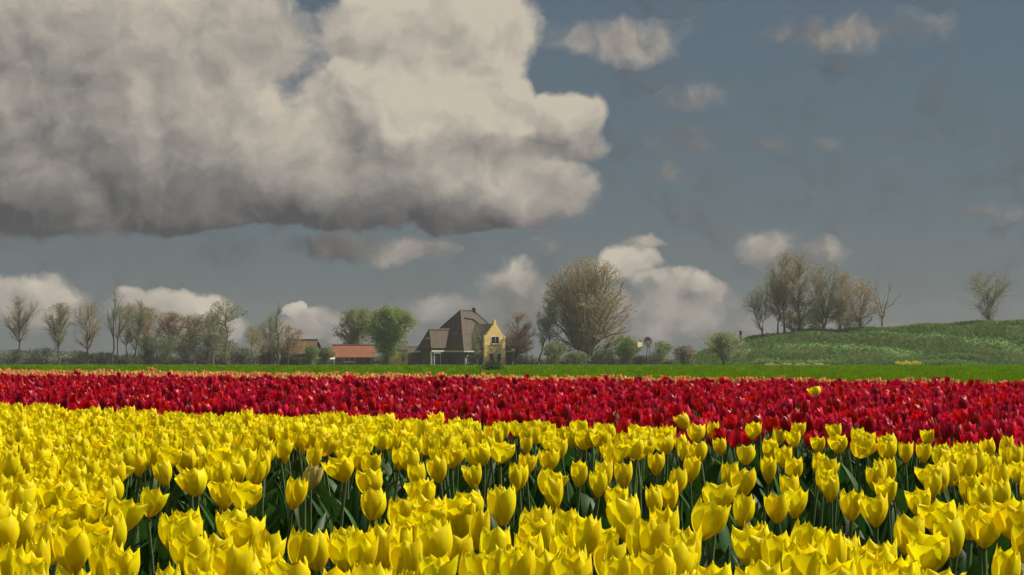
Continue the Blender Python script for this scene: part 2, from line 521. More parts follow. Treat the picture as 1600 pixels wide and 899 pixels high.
# ------------------------------------------------------------------ scatter of "stuff" with geometry nodes
def scatter(name, pts, rots, scls, vars_, variants, label, cat, zfac=1.0):
    """one object: a cloud of points on which the variant meshes are placed"""
    col = bpy.data.collections.new(name + '_kinds')
    for i, me in enumerate(variants):
        vo = bpy.data.objects.new('%s_kind_%02d' % (name, i), me)
        col.objects.link(vo)
    me = bpy.data.meshes.new(name)
    n = len(pts)
    me.vertices.add(n)
    me.vertices.foreach_set('co', np.asarray(pts, np.float32).ravel())
    a = me.attributes.new('rot', 'FLOAT_VECTOR', 'POINT'); a.data.foreach_set('vector', np.asarray(rots, np.float32).ravel())
    sv = np.asarray(scls, np.float32)
    sv = np.stack([sv, sv, 1 + (sv - 1) * zfac], -1)
    a = me.attributes.new('scl', 'FLOAT_VECTOR', 'POINT'); a.data.foreach_set('vector', sv.ravel())
    a = me.attributes.new('kindno', 'INT', 'POINT'); a.data.foreach_set('value', np.asarray(vars_, np.int32))
    o = link(name, me)
    tag(o, label, cat, kind='stuff')
    ng = bpy.data.node_groups.new(name, 'GeometryNodeTree')
    ng.interface.new_socket('Geometry', in_out='INPUT', socket_type='NodeSocketGeometry')
    ng.interface.new_socket('Geometry', in_out='OUTPUT', socket_type='NodeSocketGeometry')
    gi = ng.nodes.new('NodeGroupInput'); go = ng.nodes.new('NodeGroupOutput')
    ip = ng.nodes.new('GeometryNodeInstanceOnPoints')
    ci = ng.nodes.new('GeometryNodeCollectionInfo')
    ci.inputs['Collection'].default_value = col
    ci.inputs['Separate Children'].default_value = True
    ci.inputs['Reset Children'].default_value = True
    def attr(nm, tp):
        nd = ng.nodes.new('GeometryNodeInputNamedAttribute'); nd.data_type = tp
        nd.inputs[0].default_value = nm
        return nd.outputs[0]
    L = ng.links.new
    L(gi.outputs[0], ip.inputs['Points'])
    L(ci.outputs[0], ip.inputs['Instance'])
    ip.inputs['Pick Instance'].default_value = True
    L(attr('kindno', 'INT'), ip.inputs['Instance Index'])
    L(attr('rot', 'FLOAT_VECTOR'), ip.inputs['Rotation'])
    L(attr('scl', 'FLOAT_VECTOR'), ip.inputs['Scale'])
    L(ip.outputs[0], go.inputs[0])
    md = o.modifiers.new('scatter', 'NODES'); md.node_group = ng
    return o


# ------------------------------------------------------------------ grass
def tuft(seed, n, h, w, spread, lean=.35):
    r = np.random.default_rng(seed)
    vs, fs = [], []
    for i in range(n):
        a = r.uniform(0, 2 * math.pi); d = r.uniform(0, spread)
        b = np.array([math.cos(a) * d, math.sin(a) * d, -.01])
        la = r.uniform(0, 2 * math.pi); hh = h * r.uniform(.5, 1.0)
        t = np.array([math.cos(la), math.sin(la), 0]) * hh * lean * r.uniform(.2, 1)
        s = np.array([-math.sin(la + .7), math.cos(la + .7), 0]) * w * .5
        mid = b + t * .35 + np.array([0, 0, hh * .6]); top = b + t + np.array([0, 0, hh])
        k = len(vs)
        vs += [b - s, b + s, mid + s * .8, mid - s * .8, top]
        fs += [(k, k + 1, k + 2), (k, k + 2, k + 3), (k + 3, k + 2, k + 4)]
    return np.array(vs), np.array(fs)


rng = np.random.default_rng(5)
gv = []
for i in range(5):
    v, f = tuft(10 + i, 16, .17, .016, .16)
    gv.append(np_mesh('grass_tuft', v, [f], M['grass']))
pts = []
def grass_pts(n, y0, y1, half):
    t = rng.random(n)
    y = 1 / ((1 - t) / y0 + t / y1)               # denser near, thinner far
    x = rng.uniform(-1, 1, n) * (y * half)
    return np.stack([x, y, gz(x, y)], -1)
p = grass_pts(80000, 36, 590, .19)
keep = p[:, 1] > np.array([L_OF(x) for x in p[:, 0]]) + .4
p = p[keep]
n = len(p)
sc = rng.uniform(.7, 1.25, n) * np.clip(p[:, 1] / 120, 1, 2.6)
scatter('grass', p, np.stack([np.zeros(n), np.zeros(n), rng.uniform(0, 6.28, n)], -1), sc, rng.integers(0, 5, n), gv,
        'bright green meadow grass behind the tulip field', 'grass')

# weeds and rough grass on the dike
wv = []
for i in range(4):
    v, f = tuft(40 + i, 26, .75, .07, .35, .4)
    wv.append(np_mesh('dike_tuft', v, [f], M['weed']))
for i in range(2):
    v, f = tuft(50 + i, 18, .95, .06, .30, .25)
    wv.append(np_mesh('dike_tuft', v, [f], M['weed2']))
n = 70000
x = rng.uniform(31, 148, n); y = rng.uniform(576, 622, n)
z = dike_z(x, y)
bl = np.sin(x * .16 + y * .55 + 1.5 * np.sin(x * .07)) + .5 * np.sin(x * .5 + 2) * np.sin(y * .4)
dens = np.clip(.70 + .25 * bl, .45, 1)
keep = (z > GZ + .12) & (rng.random(n) < dens)
x, y, z, bl = x[keep], y[keep], z[keep], bl[keep]
n = len(x)
kd = np.where(rng.random(n) < np.clip(.10 + .14 * bl, 0, .3), rng.integers(4, 6, n), rng.integers(0, 4, n))
scatter('dike_weeds', np.stack([x, y, z], -1), np.stack([np.zeros(n), np.zeros(n), rng.uniform(0, 6.28, n)], -1),
        rng.uniform(.45, 1.15, n) * (.75 + .35 * np.clip(bl, -1, 1)), kd, wv, 'rough grass and weeds covering the dike slope', 'weeds')


# ------------------------------------------------------------------ trees
def nrm(a): return a / np.maximum(np.linalg.norm(a, axis=-1, keepdims=True), 1e-9)


def tubes(S, k, cap=False):
    P0, P1, r0, r1 = S
    d = nrm(P1 - P0)
    ref = np.where(np.abs(d[:, 2:3]) > .9, np.array([[1., 0, 0]]), np.array([[0, 0, 1.]]))
    a = nrm(np.cross(d, ref)); b = np.cross(d, a)
    th = np.arange(k) * 2 * math.pi / k
    ring = a[:, None] * np.cos(th)[None, :, None] + b[:, None] * np.sin(th)[None, :, None]
    v0 = P0[:, None] + ring * r0[:, None, None]
    v1 = P1[:, None] + ring * r1[:, None, None]
    n = len(P0)
    verts = np.concatenate([v0, v1], 1).reshape(-1, 3)
    base = (np.arange(n) * 2 * k)[:, None]
    i = np.arange(k)[None]; j = (i + 1) % k
    q = np.stack([base + i, base + j, base + j + k, base + i + k], -1).reshape(-1, 4)
    return verts, q


def env_exit(p, d, c, rad):
    a = (p - c) / rad; b = d / rad
    A = (b * b).sum(-1); B = (a * b).sum(-1); C = (a * a).sum(-1) - 1
    disc = np.maximum(B * B - A * C, 0)
    return np.maximum((-B + np.sqrt(disc)) / A, 0)


def kids(rg, S, N, ang, lenr, r, up, env, nseg=2, envfrac=None, wob=.15, tlo=0.0):
    P0, P1, R0, R1 = S
    L = np.linalg.norm(P1 - P0, axis=1)
    idx = rg.choice(len(L), N, p=L / L.sum())
    t = rg.uniform(tlo, 1, N)[:, None]
    pos = P0[idx] + (P1 - P0)[idx] * t
    d = nrm((P1 - P0)[idx])
    perp = nrm(np.cross(d, nrm(rg.normal(size=(N, 3)))))
    a = rg.uniform(ang[0], ang[1], N)[:, None]
    dr = d * np.cos(a) + perp * np.sin(a)
    dr[:, 2] += up
    dr = nrm(dr)
    ex = env_exit(pos, dr, *env)
    if envfrac: ln = ex * rg.uniform(envfrac[0], envfrac[1], N)
    else: ln = np.minimum(rg.uniform(lenr[0], lenr[1], N), ex * 1.06 + .15)
    pr = (R0[idx] * (1 - t[:, 0]) + R1[idx] * t[:, 0])
    r0 = np.minimum(pr * .75, r)
    out = [[], [], [], []]
    p = pos
    for s in range(nseg):
        q = p + dr * (ln / nseg)[:, None]
        out[0].append(p); out[1].append(q)
        out[2].append(r0 * (1 - .75 * s / nseg)); out[3].append(r0 * (1 - .75 * (s + 1) / nseg))
        dr = dr + rg.normal(0, wob, (N, 3)); dr[:, 2] += up * .35
        dr = nrm(dr); p = q
    return [np.concatenate(a) for a in out]


def cat_s(*Ss): return [np.concatenate([s[i] for s in Ss]) for i in range(4)]


def leaf_quads(rg, S, N, size, jit=.12, aspect=.6):
    P0, P1, _, _ = S
    L = np.linalg.norm(P1 - P0, axis=1) + 1e-6
    idx = rg.choice(len(L), N, p=L / L.sum())
    c = P0[idx] + (P1 - P0)[idx] * rg.uniform(.1, 1.05, N)[:, None] + rg.normal(0, jit, (N, 3))
    a = nrm(rg.normal(size=(N, 3))); b = nrm(np.cross(a, rg.normal(size=(N, 3))))
    s = size * rg.uniform(.55, 1.3, N)[:, None]
    v = np.stack([c - a * s, c - b * s * aspect, c + a * s, c + b * s * aspect], 1).reshape(-1, 3)
    return v, np.arange(N * 4).reshape(-1, 4)


def tree(name, px, Y, top, crown, label, cat='tree', group=None, bark='bark', twig='twig', leaf=None, nleaf=0, lsize=.12,
         n=(18, 120, 700, 4000), seed=1, r=.22, stems=1, fork=0.0, lean=0.0, up=.12, droop=0.0, tw=.017, tlen=(.5, 1.1),
         limb_ang=(.5, 1.0), base_z=None, bare_to=0.0, blossom=0, depth=.9, lift=0.0, leaf_mat2=None, spread=(.25, .72)):
    """crown = (px left, px right, py bottom).  Trunk with limbs and a crown of branches, twigs and leaves."""
    rg = np.random.default_rng(seed)
    s = Y / F
    zb = float(gz(0, Y)) if base_z is None else base_z
    base = np.array([(px - 800) * s, Y, zb - .05])
    zt = H - (top - HZ) * s
    zc0 = H - (crown[2] - HZ) * s
    cx = ((crown[0] + crown[1]) / 2 - 800) * s
    rx = (crown[1] - crown[0]) / 2 * s
    c = np.array([cx, Y, (zt + zc0) / 2]); rad = np.array([rx, rx * depth, (zt - zc0) / 2])
    env = (c, rad)
    # stems
    TS = []
    hgt = zt - zb
    for k in range(stems):
        if stems == 1:
            tip = np.array([cx * .75 + base[0] * .25 + lean, Y, zt - .06 * hgt])
        else:
            a = 2 * math.pi * (k + rg.uniform(-.3, .3)) / stems
            q = spread[0] + (spread[1] - spread[0]) * (((k * 5) % stems + rg.uniform(.2, .8)) / stems)
            tip = c + rad * np.array([math.cos(a) * q, math.sin(a) * q, math.sqrt(max(0, 1 - q * q)) * rg.uniform(.65, .92)])
        st = base + np.array([rg.normal(0, .25 if stems > 1 and fork == 0 else 0), rg.normal(0, .2 if stems > 1 and fork == 0 else 0), 0])
        ns = 9
        fz = fork
        pts_ = [st]
        f0 = base + np.array([0, 0, fork]) if fork > 0 else st
        if fork > 0 and stems > 1:
            pts_.append(base + np.array([0.03, 0, fork * .5])); pts_.append(f0)
        for i in range(1, ns + 1):
            t = i / ns
            bow = t ** .8 if stems > 1 else t
            p = f0 + (tip - f0) * np.array([bow, bow, t]) + (rg.normal(0, .012 * hgt, 3) * np.array([1, 1, .3]) if i < ns else 0)
            pts_.append(p)
        pts_ = np.array(pts_)
        tt = np.linspace(0, 1, len(pts_))
        rk = r * (1 if stems == 1 or fork > 0 else .6)
        rr = rk * (1 - .88 * tt ** .9)
        rr[0] *= 1.25
        if fork > 0 and stems > 1: rr[3:] *= .65
        TS.append([pts_[:-1], pts_[1:], rr[:-1], rr[1:]])
    T = cat_s(*TS)
    zmin = zc0 + .02 * hgt
    sel = T[1][:, 2] > zmin
    par = [a[sel] for a in T]
    L1 = kids(rg, par, n[0], limb_ang, None, r * .45, up, env, 5, envfrac=(.6, 1.0), wob=.12)
    L2 = kids(rg, cat_s(L1, par), n[1], (.35, .95), (.18 * rx + .6, .5 * rx + 1.0), r * .2, up, env, 3, wob=.16)
    L3 = kids(rg, cat_s(L1, L2), n[2], (.35, 1.0), (.6, .6 + .22 * rx), max(.03, tw * 1.6), up * .8, env, 2, wob=.18)
    L4 = kids(rg, cat_s(L2, L3), n[3], (.3, 1.1), tlen, tw, (up if not droop else -droop), env, 2 if not droop else 3, wob=.2 if not droop else .12)
    root = empty(name, base + np.array([0, 0, .05]), label=label, cat=cat, group=group)
    off = base + np.array([0, 0, .05])
    for St in TS:
        v0, q0 = tubes(St, 8)
        link('trunk' if stems == 1 else 'stem', np_mesh('trunk', v0 - off, [q0], M[bark], smooth=True), root)
    v1, q1 = tubes(L1, 6); v2, q2 = tubes(L2, 4); v3, q3 = tubes(cat_s(L3, L4), 3)
    me = np_mesh('branches', np.concatenate([v1, v2, v3]) - off, [q1, q2 + len(v1), q3 + len(v1) + len(v2)], [M[bark], M[twig]], [0] * len(q1) + [1] * (len(q2) + len(q3)))
    link('crown', me, root)
    if nleaf:
        lv, lq = leaf_quads(rg, cat_s(L3, L4, L4), nleaf, lsize)
        mats = [M[leaf]]; mi = np.zeros(nleaf, int)
        if leaf_mat2:
            mats.append(M[leaf_mat2]); cc = lv.reshape(-1, 4, 3).mean(1)
            nn = np.sin(cc[:, 0] * 1.3 + seed) + np.sin(cc[:, 2] * 1.7 + cc[:, 1]) + rg.normal(0, .5, nleaf)
            mi = (nn > .5).astype(int)
        if blossom:
            mats.append(M['blossom']); k = len(mats) - 1
            cc = lv.reshape(-1, 4, 3).mean(1)
            side = (cc[:, 0] - c[0]) / rx if blossom > 1 else 0
            mi = np.where(rg.random(nleaf) < (np.clip(side * .7 + .12, .05, .7) if blossom > 1 else blossom), k, mi)
        link('foliage', np_mesh('foliage', lv - off, [lq], mats, mi), root)
    return root


exec_trees = []
T_ = lambda *a, **k: exec_trees.append((a, k))
G1 = 'trees of the grove on the left'
# -- left grove, from the frame edge to the barn
T_('bare_tree', 30, 610, 462, (0, 62, 520), 'bare grey tree at the far left end of the grove', group=G1, twig='twig_grey', seed=11)
T_('bare_tree', 92, 600, 474, (64, 124, 528), 'bare bushy tree left of the tall dark poplar in the grove', group=G1, twig='twig_grey', leaf='lf_olive', nleaf=1500, seed=12)
T_('bare_tree', 136, 606, 468, (112, 162, 525), 'slim bare tree beside the tall dark poplar on its left', group=G1, seed=13)
T_('bare_tree', 176, 586, 452, (158, 200, 512), 'tallest dark poplar of the left grove with steep bare branches', group=G1, bark='bark_dark', twig='twig_grey', seed=14, r=.20, limb_ang=(.3, .65), up=.25, n=(16, 60, 240, 800), tw=.02)
T_('bare_tree', 181, 592, 464, (180, 206, 520), 'thin dark tree leaning right just beside the tallest poplar', group=G1, bark='bark_dark', twig='twig_grey', seed=15, r=.16, limb_ang=(.3, .7), n=(12, 50, 240, 900))
T_('bare_tree', 197, 598, 474, (186, 224, 522), 'slim bare tree with feathery crown, third trunk of the grove', group=G1, twig='twig', seed=16, r=.16, leaf='bud_brown', nleaf=1200, lsize=.10)
T_('bare_tree', 209, 596, 468, (196, 236, 524), 'bare forked tree with wavy upper stem in the left grove', group=G1, bark='bark_dark', twig='twig_grey', seed=17, r=.17, lean=1.0, leaf='lf_olive', nleaf=900, lsize=.10)
T_('budding_tree', 226, 612, 480, (212, 262, 540), 'brownish budding tree behind the dark bushes of the grove', group=G1, twig='twig', seed=18, leaf='bud_brown', nleaf=3000, n=(16, 110, 600, 3200))
T_('budding_tree', 262, 600, 488, (238, 292, 548), 'purplish brown budding tree below the white cloud', group=G1, twig='twig_red', seed=19, leaf='bud_brown', nleaf=3500, n=(16, 110, 700, 3800))
T_('budding_tree', 302, 604, 491, (276, 334, 552), 'grey green rounded tree in the middle of the grove', group=G1, twig='twig_grey', seed=20, leaf='lf_grey', leaf_mat2='bud_brown', nleaf=4200, n=(16, 110, 600, 3000), lsize=.13)
T_('budding_tree', 333, 610, 486, (312, 356, 545), 'grey green slender tree left of the tall olive tree', group=G1, twig='twig_grey', seed=21, leaf='lf_grey', leaf_mat2='bud_brown', nleaf=2600, n=(16, 100, 600, 2800))
T_('budding_tree', 353, 594, 468, (324, 384, 548), 'tall olive green tree with thin visible trunk in the grove', group=G1, bark='bark_dark', twig='twig_grey', seed=22, leaf='lf_olive', leaf_mat2='bud_brown', nleaf=3600, n=(20, 110, 600, 2600), r=.17, limb_ang=(.7, 1.25))
T_('bare_tree', 393, 590, 508, (374, 414, 552), 'small bare tree in the gap right of the olive tree', group=G1, twig='twig', seed=23, r=.12, n=(12, 70, 420, 2000), leaf='lf_olive', nleaf=700, lsize=.09)
T_('bare_tree', 402, 600, 502, (388, 424, 548), 'second small bare tree in the gap, nearer the pole tree', group=G1, twig='twig_grey', seed=24, r=.12, n=(12, 70, 420, 2000))
T_('budding_tree', 421, 604, 492, (408, 440, 545), 'dark slender tree just left of the bare pole tree', group=G1, bark='bark_dark', twig='twig_grey', seed=25, r=.15, leaf='lf_olive', nleaf=1600, lsize=.10)
T_('pole_tree', 433, 582, 466, (424, 446, 520), 'straight bare pole tree with sparse twigs near the barn', group=G1, bark='bark_dark', twig='twig_grey', seed=26, r=.20, limb_ang=(.7, 1.3), n=(18, 40, 120, 260), tw=.025)
T_('budding_tree', 449, 598, 508, (434, 470, 555), 'low brown budding tree in front of the barn roof', group=G1, twig='twig_red', seed=27, r=.14, leaf='bud_brown', nleaf=2600, n=(14, 80, 500, 2600))
# shrubs of the grove
G2 = 'shrubs under the left grove'
sh = [(20, 60, 548), (70, 70, 545), (118, 60, 550), (160, 44, 552), (196, 40, 557), (232, 46, 528), (262, 56, 518), (292, 50, 520), (322, 50, 522),
      (352, 44, 532), (378, 36, 545), (418, 34, 538)]
nm = ['first dark shrub at the far left edge under the grove', 'second dark shrub from the left edge under the grove', 'third dark shrub left of the tall poplar foot',
      'low dark shrub at the foot of the tall dark poplar', 'lowest dark shrub between the thin trunks', 'dense dark green shrub right of the thin trunks',
      'tall dense shrub under the purplish brown tree', 'dense grey green shrub under the rounded tree', 'dense shrub left of the tall olive tree trunk',
      'olive shrub at the foot of the tall olive tree', 'low shrub right of the tall olive tree', 'dark evergreen shrub left of the bare pole tree']
for i, (px, w, top) in enumerate(sh):
    T_('shrub', px, 592 + (i * 7) % 13, top, (px - w * .62, px + w * .62, 573), nm[i], 'shrub', G2, stems=6, r=.09, bark='bark_dark', twig='twig_grey', seed=60 + i,
       leaf='lf_dark' if i not in (6, 7, 9) else 'lf_grey', nleaf=2700, lsize=.12, n=(16, 90, 500, 1900), tw=.02, leaf_mat2='lf_grey' if i not in (11,) else None)
# -- round the sheds and the willows
T_('shrub', 484, 586, 541, (474, 500, 573), 'fresh green shrub against the gable end of the barn', 'shrub', stems=5, r=.07, seed=80, leaf='lf_bush', nleaf=2600, n=(10, 50, 300, 700), leaf_mat2='lf_olive')
T_('shrub', 508, 588, 543, (494, 526, 573), 'olive shrub between the barn and the red roofed shed', 'shrub', stems=5, r=.07, seed=81, leaf='lf_olive', nleaf=3600, n=(10, 50, 300, 900), leaf_mat2='lf_grey')
T_('shrub', 466, 580, 557, (452, 474, 574), 'low dark bush in front of the barn wall', 'shrub', stems=5, r=.06, seed=82, leaf='lf_dark', nleaf=1800, n=(8, 40, 200, 400))
T_('willow_tree', 557, 612, 482, (518, 602, 548), 'sparse willow with dark trunk behind the red roofed shed', twig='twig_grey', bark='bark_dark', seed=83, r=.42, stems=3, fork=5.2, leaf='lf_olive', nleaf=10000, lsize=.14,
   n=(16, 110, 700, 3200), leaf_mat2='lf_green', droop=.10, up=.1)
T_('willow_tree', 605, 582, 479, (566, 656, 560), 'big pale green weeping willow left of the farmhouse', twig='lf_olive', bark='bark', seed=84, r=.34, stems=5, fork=1.0, leaf='lf_green', nleaf=30000, lsize=.13,
   n=(22, 160, 900, 4200), droop=.45, up=.08, tlen=(.8, 2.0), leaf_mat2='lf_olive')
T_('budding_tree', 746, 582, 506, (724, 768, 562), 'thin grey green tree standing before the farmhouse roof', seed=86, twig='twig_grey', bark='bark', r=.11, stems=3, fork=.6, leaf='lf_grey', nleaf=650, lsize=.09, n=(14, 60, 260, 900), up=.12, limb_ang=(.5, 1.1))
# -- right of the farmhouse
T_('bare_tree', 806, 604, 489, (782, 838, 560), 'rounded brown bare tree right of the yellow gable', seed=90, twig='twig_red', bark='bark_dark', r=.20, leaf='bud_brown', nleaf=5200, lsize=.10, n=(28, 170, 1000, 5200), limb_ang=(.6, 1.25), up=.10)
T_('bare_tree', 841, 596, 462, (834, 876, 540), 'slender dark tree leaning right beside the great tree', seed=91, twig='twig_grey', bark='bark_dark', r=.16, leaf='lf_grey', nleaf=2200, lsize=.11, n=(16, 80, 420, 1700), lean=2.2)
T_('bare_tree', 857, 602, 452, (840, 884, 535), 'thin tree standing between the leaning tree and great tree', seed=92, twig='twig_grey', bark='bark_dark', r=.14, leaf='lf_grey', nleaf=2000, lsize=.11, n=(16, 80, 420, 1700))
T_('great_tree', 914, 600, 400, (842, 996, 580), 'great domed tree with brown buds and fan of pale stems', seed=93, twig='twig', bark='bark', r=.50, stems=16, leaf='bud_brown', nleaf=20000, lsize=.12,
   n=(130, 700, 3200, 13000), limb_ang=(.35, .95), up=.10, tw=.015, tlen=(.5, 1.2), spread=(.2, .9))
T_('shrub', 868, 588, 536, (846, 892, 574), 'pale green bush at the left foot of the great tree', 'shrub', stems=6, r=.07, seed=94, leaf='lf_olive', nleaf=4200, n=(10, 50, 300, 900), leaf_mat2='lf_bush')
T_('shrub', 900, 586, 550, (880, 924, 574), 'low green bush under the middle of the great tree', 'shrub', stems=6, r=.07, seed=95, leaf='lf_olive', nleaf=3200, n=(10, 50, 300, 900), leaf_mat2='lf_grey')
T_('shrub', 940, 592, 546, (922, 962, 573), 'grey brown thicket under the right side of the great tree', 'shrub', stems=6, r=.07, seed=96, leaf='lf_grey', nleaf=2600, n=(12, 60, 400, 1400))
T_('willow_bush', 980, 592, 527, (952, 1008, 570), 'bright green round willow bush right of the great tree', 'shrub', stems=7, r=.09, seed=97, leaf='lf_bush', nleaf=9000, lsize=.12, n=(14, 80, 500, 1800), leaf_mat2='lf_green')
T_('shrub', 957, 582, 564, (951, 967, 574), 'small black green bush in front of the round willow bush', 'shrub', stems=6, r=.05, seed=98, leaf='lf_dark', nleaf=900, n=(6, 30, 120, 260))
T_('shrub', 996, 582, 558, (984, 1014, 574), 'dark low shrub under the wind pump', 'shrub', stems=5, r=.07, seed=99, bark='bark_dark', leaf='lf_dark', nleaf=1700, n=(8, 40, 200, 600))
T_('blossom_shrub', 1032, 588, 534, (1012, 1054, 574), 'pale blossoming bush right of the wind pump', 'shrub', stems=6, r=.08, seed=100, leaf='lf_olive', nleaf=5200, n=(12, 60, 380, 1500), leaf_mat2='lf_bush', blossom=.30, lsize=.11)
T_('shrub', 1068, 590, 541, (1048, 1092, 574), 'dark brown bare shrub left of the dike foot', 'shrub', stems=8, r=.08, seed=101, bark='bark_dark', twig='twig_red', leaf='lf_dark', nleaf=2400, n=(14, 80, 500, 2200), leaf_mat2='bud_brown')
T_('blossom_tree', 1131, 580, 521, (1084, 1178, 566), 'spreading blossoming tree in front of the dike end', seed=102, stems=5, fork=.7, r=.22, bark='bark_dark', twig='twig_grey', leaf='lf_green', nleaf=9000, lsize=.11,
   n=(20, 120, 700, 3000), leaf_mat2='lf_olive', blossom=2)
# -- on the dike crest
def crest_z(px, Y=614): return float(dike_z((px - 800) * Y / F, Y))
G3 = 'trees along the dike crest'
dk = [(1191, 438, (1166, 1216, 512), 'small forked bare tree at the left end of the dike trees', dict(stems=2, fork=1.6, r=.17, twig='twig', bark='bark_dark')),
      (1215, 424, (1196, 1234, 500), 'dark slim tree second from the left on the dike', dict(r=.18, twig='twig_grey', bark='bark_dark')),
      (1226, 392, (1194, 1252, 496), 'tall broad tree with dark trunk on the dike', dict(r=.24, twig='twig', bark='bark_dark', n=(30, 200, 1200, 5600), leaf='bud_brown', nleaf=3500)),
      (1247, 398, (1226, 1276, 500), 'tall tree right of the tallest one on the dike', dict(r=.22, twig='twig_grey', bark='bark_dark', n=(28, 180, 1100, 5600), leaf='bud_brown', leaf_mat2='lf_olive', nleaf=3000)),
      (1287, 408, (1262, 1326, 508), 'olive broad tree in the middle of the dike row', dict(stems=4, fork=.9, r=.26, twig='twig_grey', n=(30, 200, 1200, 5600), leaf='lf_olive', leaf_mat2='bud_brown', nleaf=4500)),
      (1310, 424, (1296, 1342, 508), 'slim tree right of the olive broad dike tree', dict(r=.15, twig='twig', n=(20, 130, 800, 3600), leaf='bud_brown', leaf_mat2='lf_olive', nleaf=2500)),
      (1344, 432, (1322, 1366, 505), 'brownish tree fourth from the right frame on the dike', dict(stems=3, fork=2.0, r=.22, twig='twig', bark='bark_dark', n=(16, 110, 700, 3000), leaf='bud_brown', nleaf=2500)),
      (1378, 428, (1356, 1408, 500), 'sparse bare forked tree at the right end of the dike row', dict(stems=2, fork=2.6, r=.17, twig='twig', bark='bark_dark', n=(10, 50, 260, 800))),
      (1545, 420, (1512, 1580, 498), 'broad bare tree on the dike at the right edge', dict(stems=3, fork=2.0, r=.24, twig='twig_grey', n=(16, 120, 800, 3400), leaf='lf_olive', nleaf=1500))]
for i, (px, top, cr_, lab, kw) in enumerate(dk):
    k = dict(n=(20, 130, 800, 3400), seed=120 + i, up=.14, limb_ang=(.45, 1.1)); k.update(kw)
    Yd = 613 + (i % 3) * 2.0
    T_('dike_tree', px, Yd, top, cr_, lab, group=G3, base_z=crest_z(px, Yd), **k)
for i, (px, w, top, lab) in enumerate([(1246, 40, 487, 'pale green undergrowth behind the tall dike trees'), (1276, 40, 482, 'grey green thicket left of the olive dike tree'), (1322, 44, 484, 'pale thicket behind the dark walker on the dike')]):
    T_('thicket', px, 622, top, (px - w * .6, px + w * .6, 524), lab, 'shrub', group='thickets behind the dike trees', base_z=crest_z(px, 617) - .3, stems=7, r=.07, seed=140 + i, twig='twig_grey', leaf='lf_grey', nleaf=3600, n=(12, 60, 400, 1400), leaf_mat2='lf_olive')
# bush out on the meadow
T_('meadow_bush', 774, 142, 570.5, (757, 791, 588), 'small dark green bush alone on the meadow before the yellow gable', 'shrub', stems=8, r=.02, seed=150, bark='bark_dark', twig='lf_dark', leaf='lf_dark', nleaf=2600, lsize=.030,
   n=(14, 60, 200, 400), tw=.006, tlen=(.05, .16), leaf_mat2='lf_bush')
for a, k in exec_trees:
    a = list(a)
    if k.get('group') == G1:
        l, r__, b_ = a[4]; wdn = 3 if 'pole' in a[0] else 9
        a[4] = (l - wdn, r__ + wdn, min(b_ + 18, 564))
    elif k.get('group') == G3:
        l, r__, b_ = a[4]; a[4] = (l - 12, r__ + 12, b_ + 6)
    tree(*a, **k)
# far hedge line that closes the view between the trunks
T0 = []
hedge_spec = [(-20, 175, 558, 'long dark hedge behind the left end of the grove'), (170, 450, 552, 'long dark hedge behind the middle of the grove'),
              (780, 960, 555, 'long grey hedge behind the great tree'), (930, 1100, 556, 'low hedge behind the wind pump'), (440, 680, 552, 'dark hedge behind the sheds and the willows')]
for i, (a, b, top, lab) in enumerate(hedge_spec):
    rg = np.random.default_rng(200 + i)
    Y = 640.0; s = Y / F
    x0, x1 = (a - 800) * s, (b - 800) * s
    hh = H - (top - HZ) * s - GZ
    N = int((x1 - x0) * 26)
    xb = rg.uniform(x0, x1, N); yb = Y + rg.uniform(-1, 1, N)
    hv = hh * (.75 + .25 * np.sin(xb * .7) * np.sin(xb * .23 + 1))
    S = [np.stack([xb, yb, np.full(N, GZ - .05)], -1), np.stack([xb + rg.normal(0, .3, N), yb + rg.normal(0, .3, N), GZ + hv * rg.uniform(.7, 1.1, N)], -1), np.full(N, .03), np.full(N, .01)]
    v, q = tubes(S, 3)
    off = np.array([(x0 + x1) / 2, Y, GZ])
    root = empty('hedge', off, label=lab, cat='hedge')
    link('stems', np_mesh('stems', v - off, [q], M['bark_dark']), root, kind='stuff')
    lv, lq = leaf_quads(rg, S, N * 9, .17, .22)
    link('foliage', np_mesh('foliage', lv - off, [lq], [M['lf_dark'], M['lf_grey']], (rg.random(N * 9) < .6).astype(int)), root)


# ------------------------------------------------------------------ buildings
def window(parent, Mx, x0, x1, z0, z1, y, frame='white', mull=1, bar=0, fw=.09, blind=0.0, name='window', sill=True):
    """window in the local x,z plane at depth y (front towards -y): frame, pane(s), sill"""
    fr = MB()
    fr.box((x0, y - .05, z0), (x0 + fw, y + .04, z1), Mx); fr.box((x1 - fw, y - .05, z0), (x1, y + .04, z1), Mx)
    fr.box((x0 + fw, y - .05, z1 - fw), (x1 - fw, y + .04, z1), Mx); fr.box((x0 + fw, y - .05, z0), (x1 - fw, y + .04, z0 + fw), Mx)
    w = fr.build(name, M[frame], parent)
    xs_ = np.linspace(x0 + fw, x1 - fw, mull + 2)
    for i in range(mull + 1):
        MB().box((xs_[i] + (.04 if i else 0), y - .015, z0 + fw), (xs_[i + 1] - (.04 if i < mull else 0), y + .02, z1 - fw), Mx).build('pane', M['glass'], w)
        if i: MB().box((xs_[i] - .04, y - .04, z0 + fw), (xs_[i] + .04, y + .03, z1 - fw), Mx).build('mullion', M[frame], w)
    if bar: 
        zz = z0 + (z1 - z0) * bar
        MB().box((x0 + fw, y - .03, zz - .04), (x1 - fw, y - .018, zz + .04), Mx).build('glazing_bar', M[frame], w)
    if blind: MB().box((x0 + fw + .01, y - .03, z1 - fw - blind), (x1 - fw - .01, y - .018, z1 - fw), Mx).build('blind', M['white'], w)
    if sill: MB().box((x0 - .08, y - .16, z0 - .10), (x1 + .08, y + .02, z0 - .002), Mx).build('sill', M[frame], w)
    return w


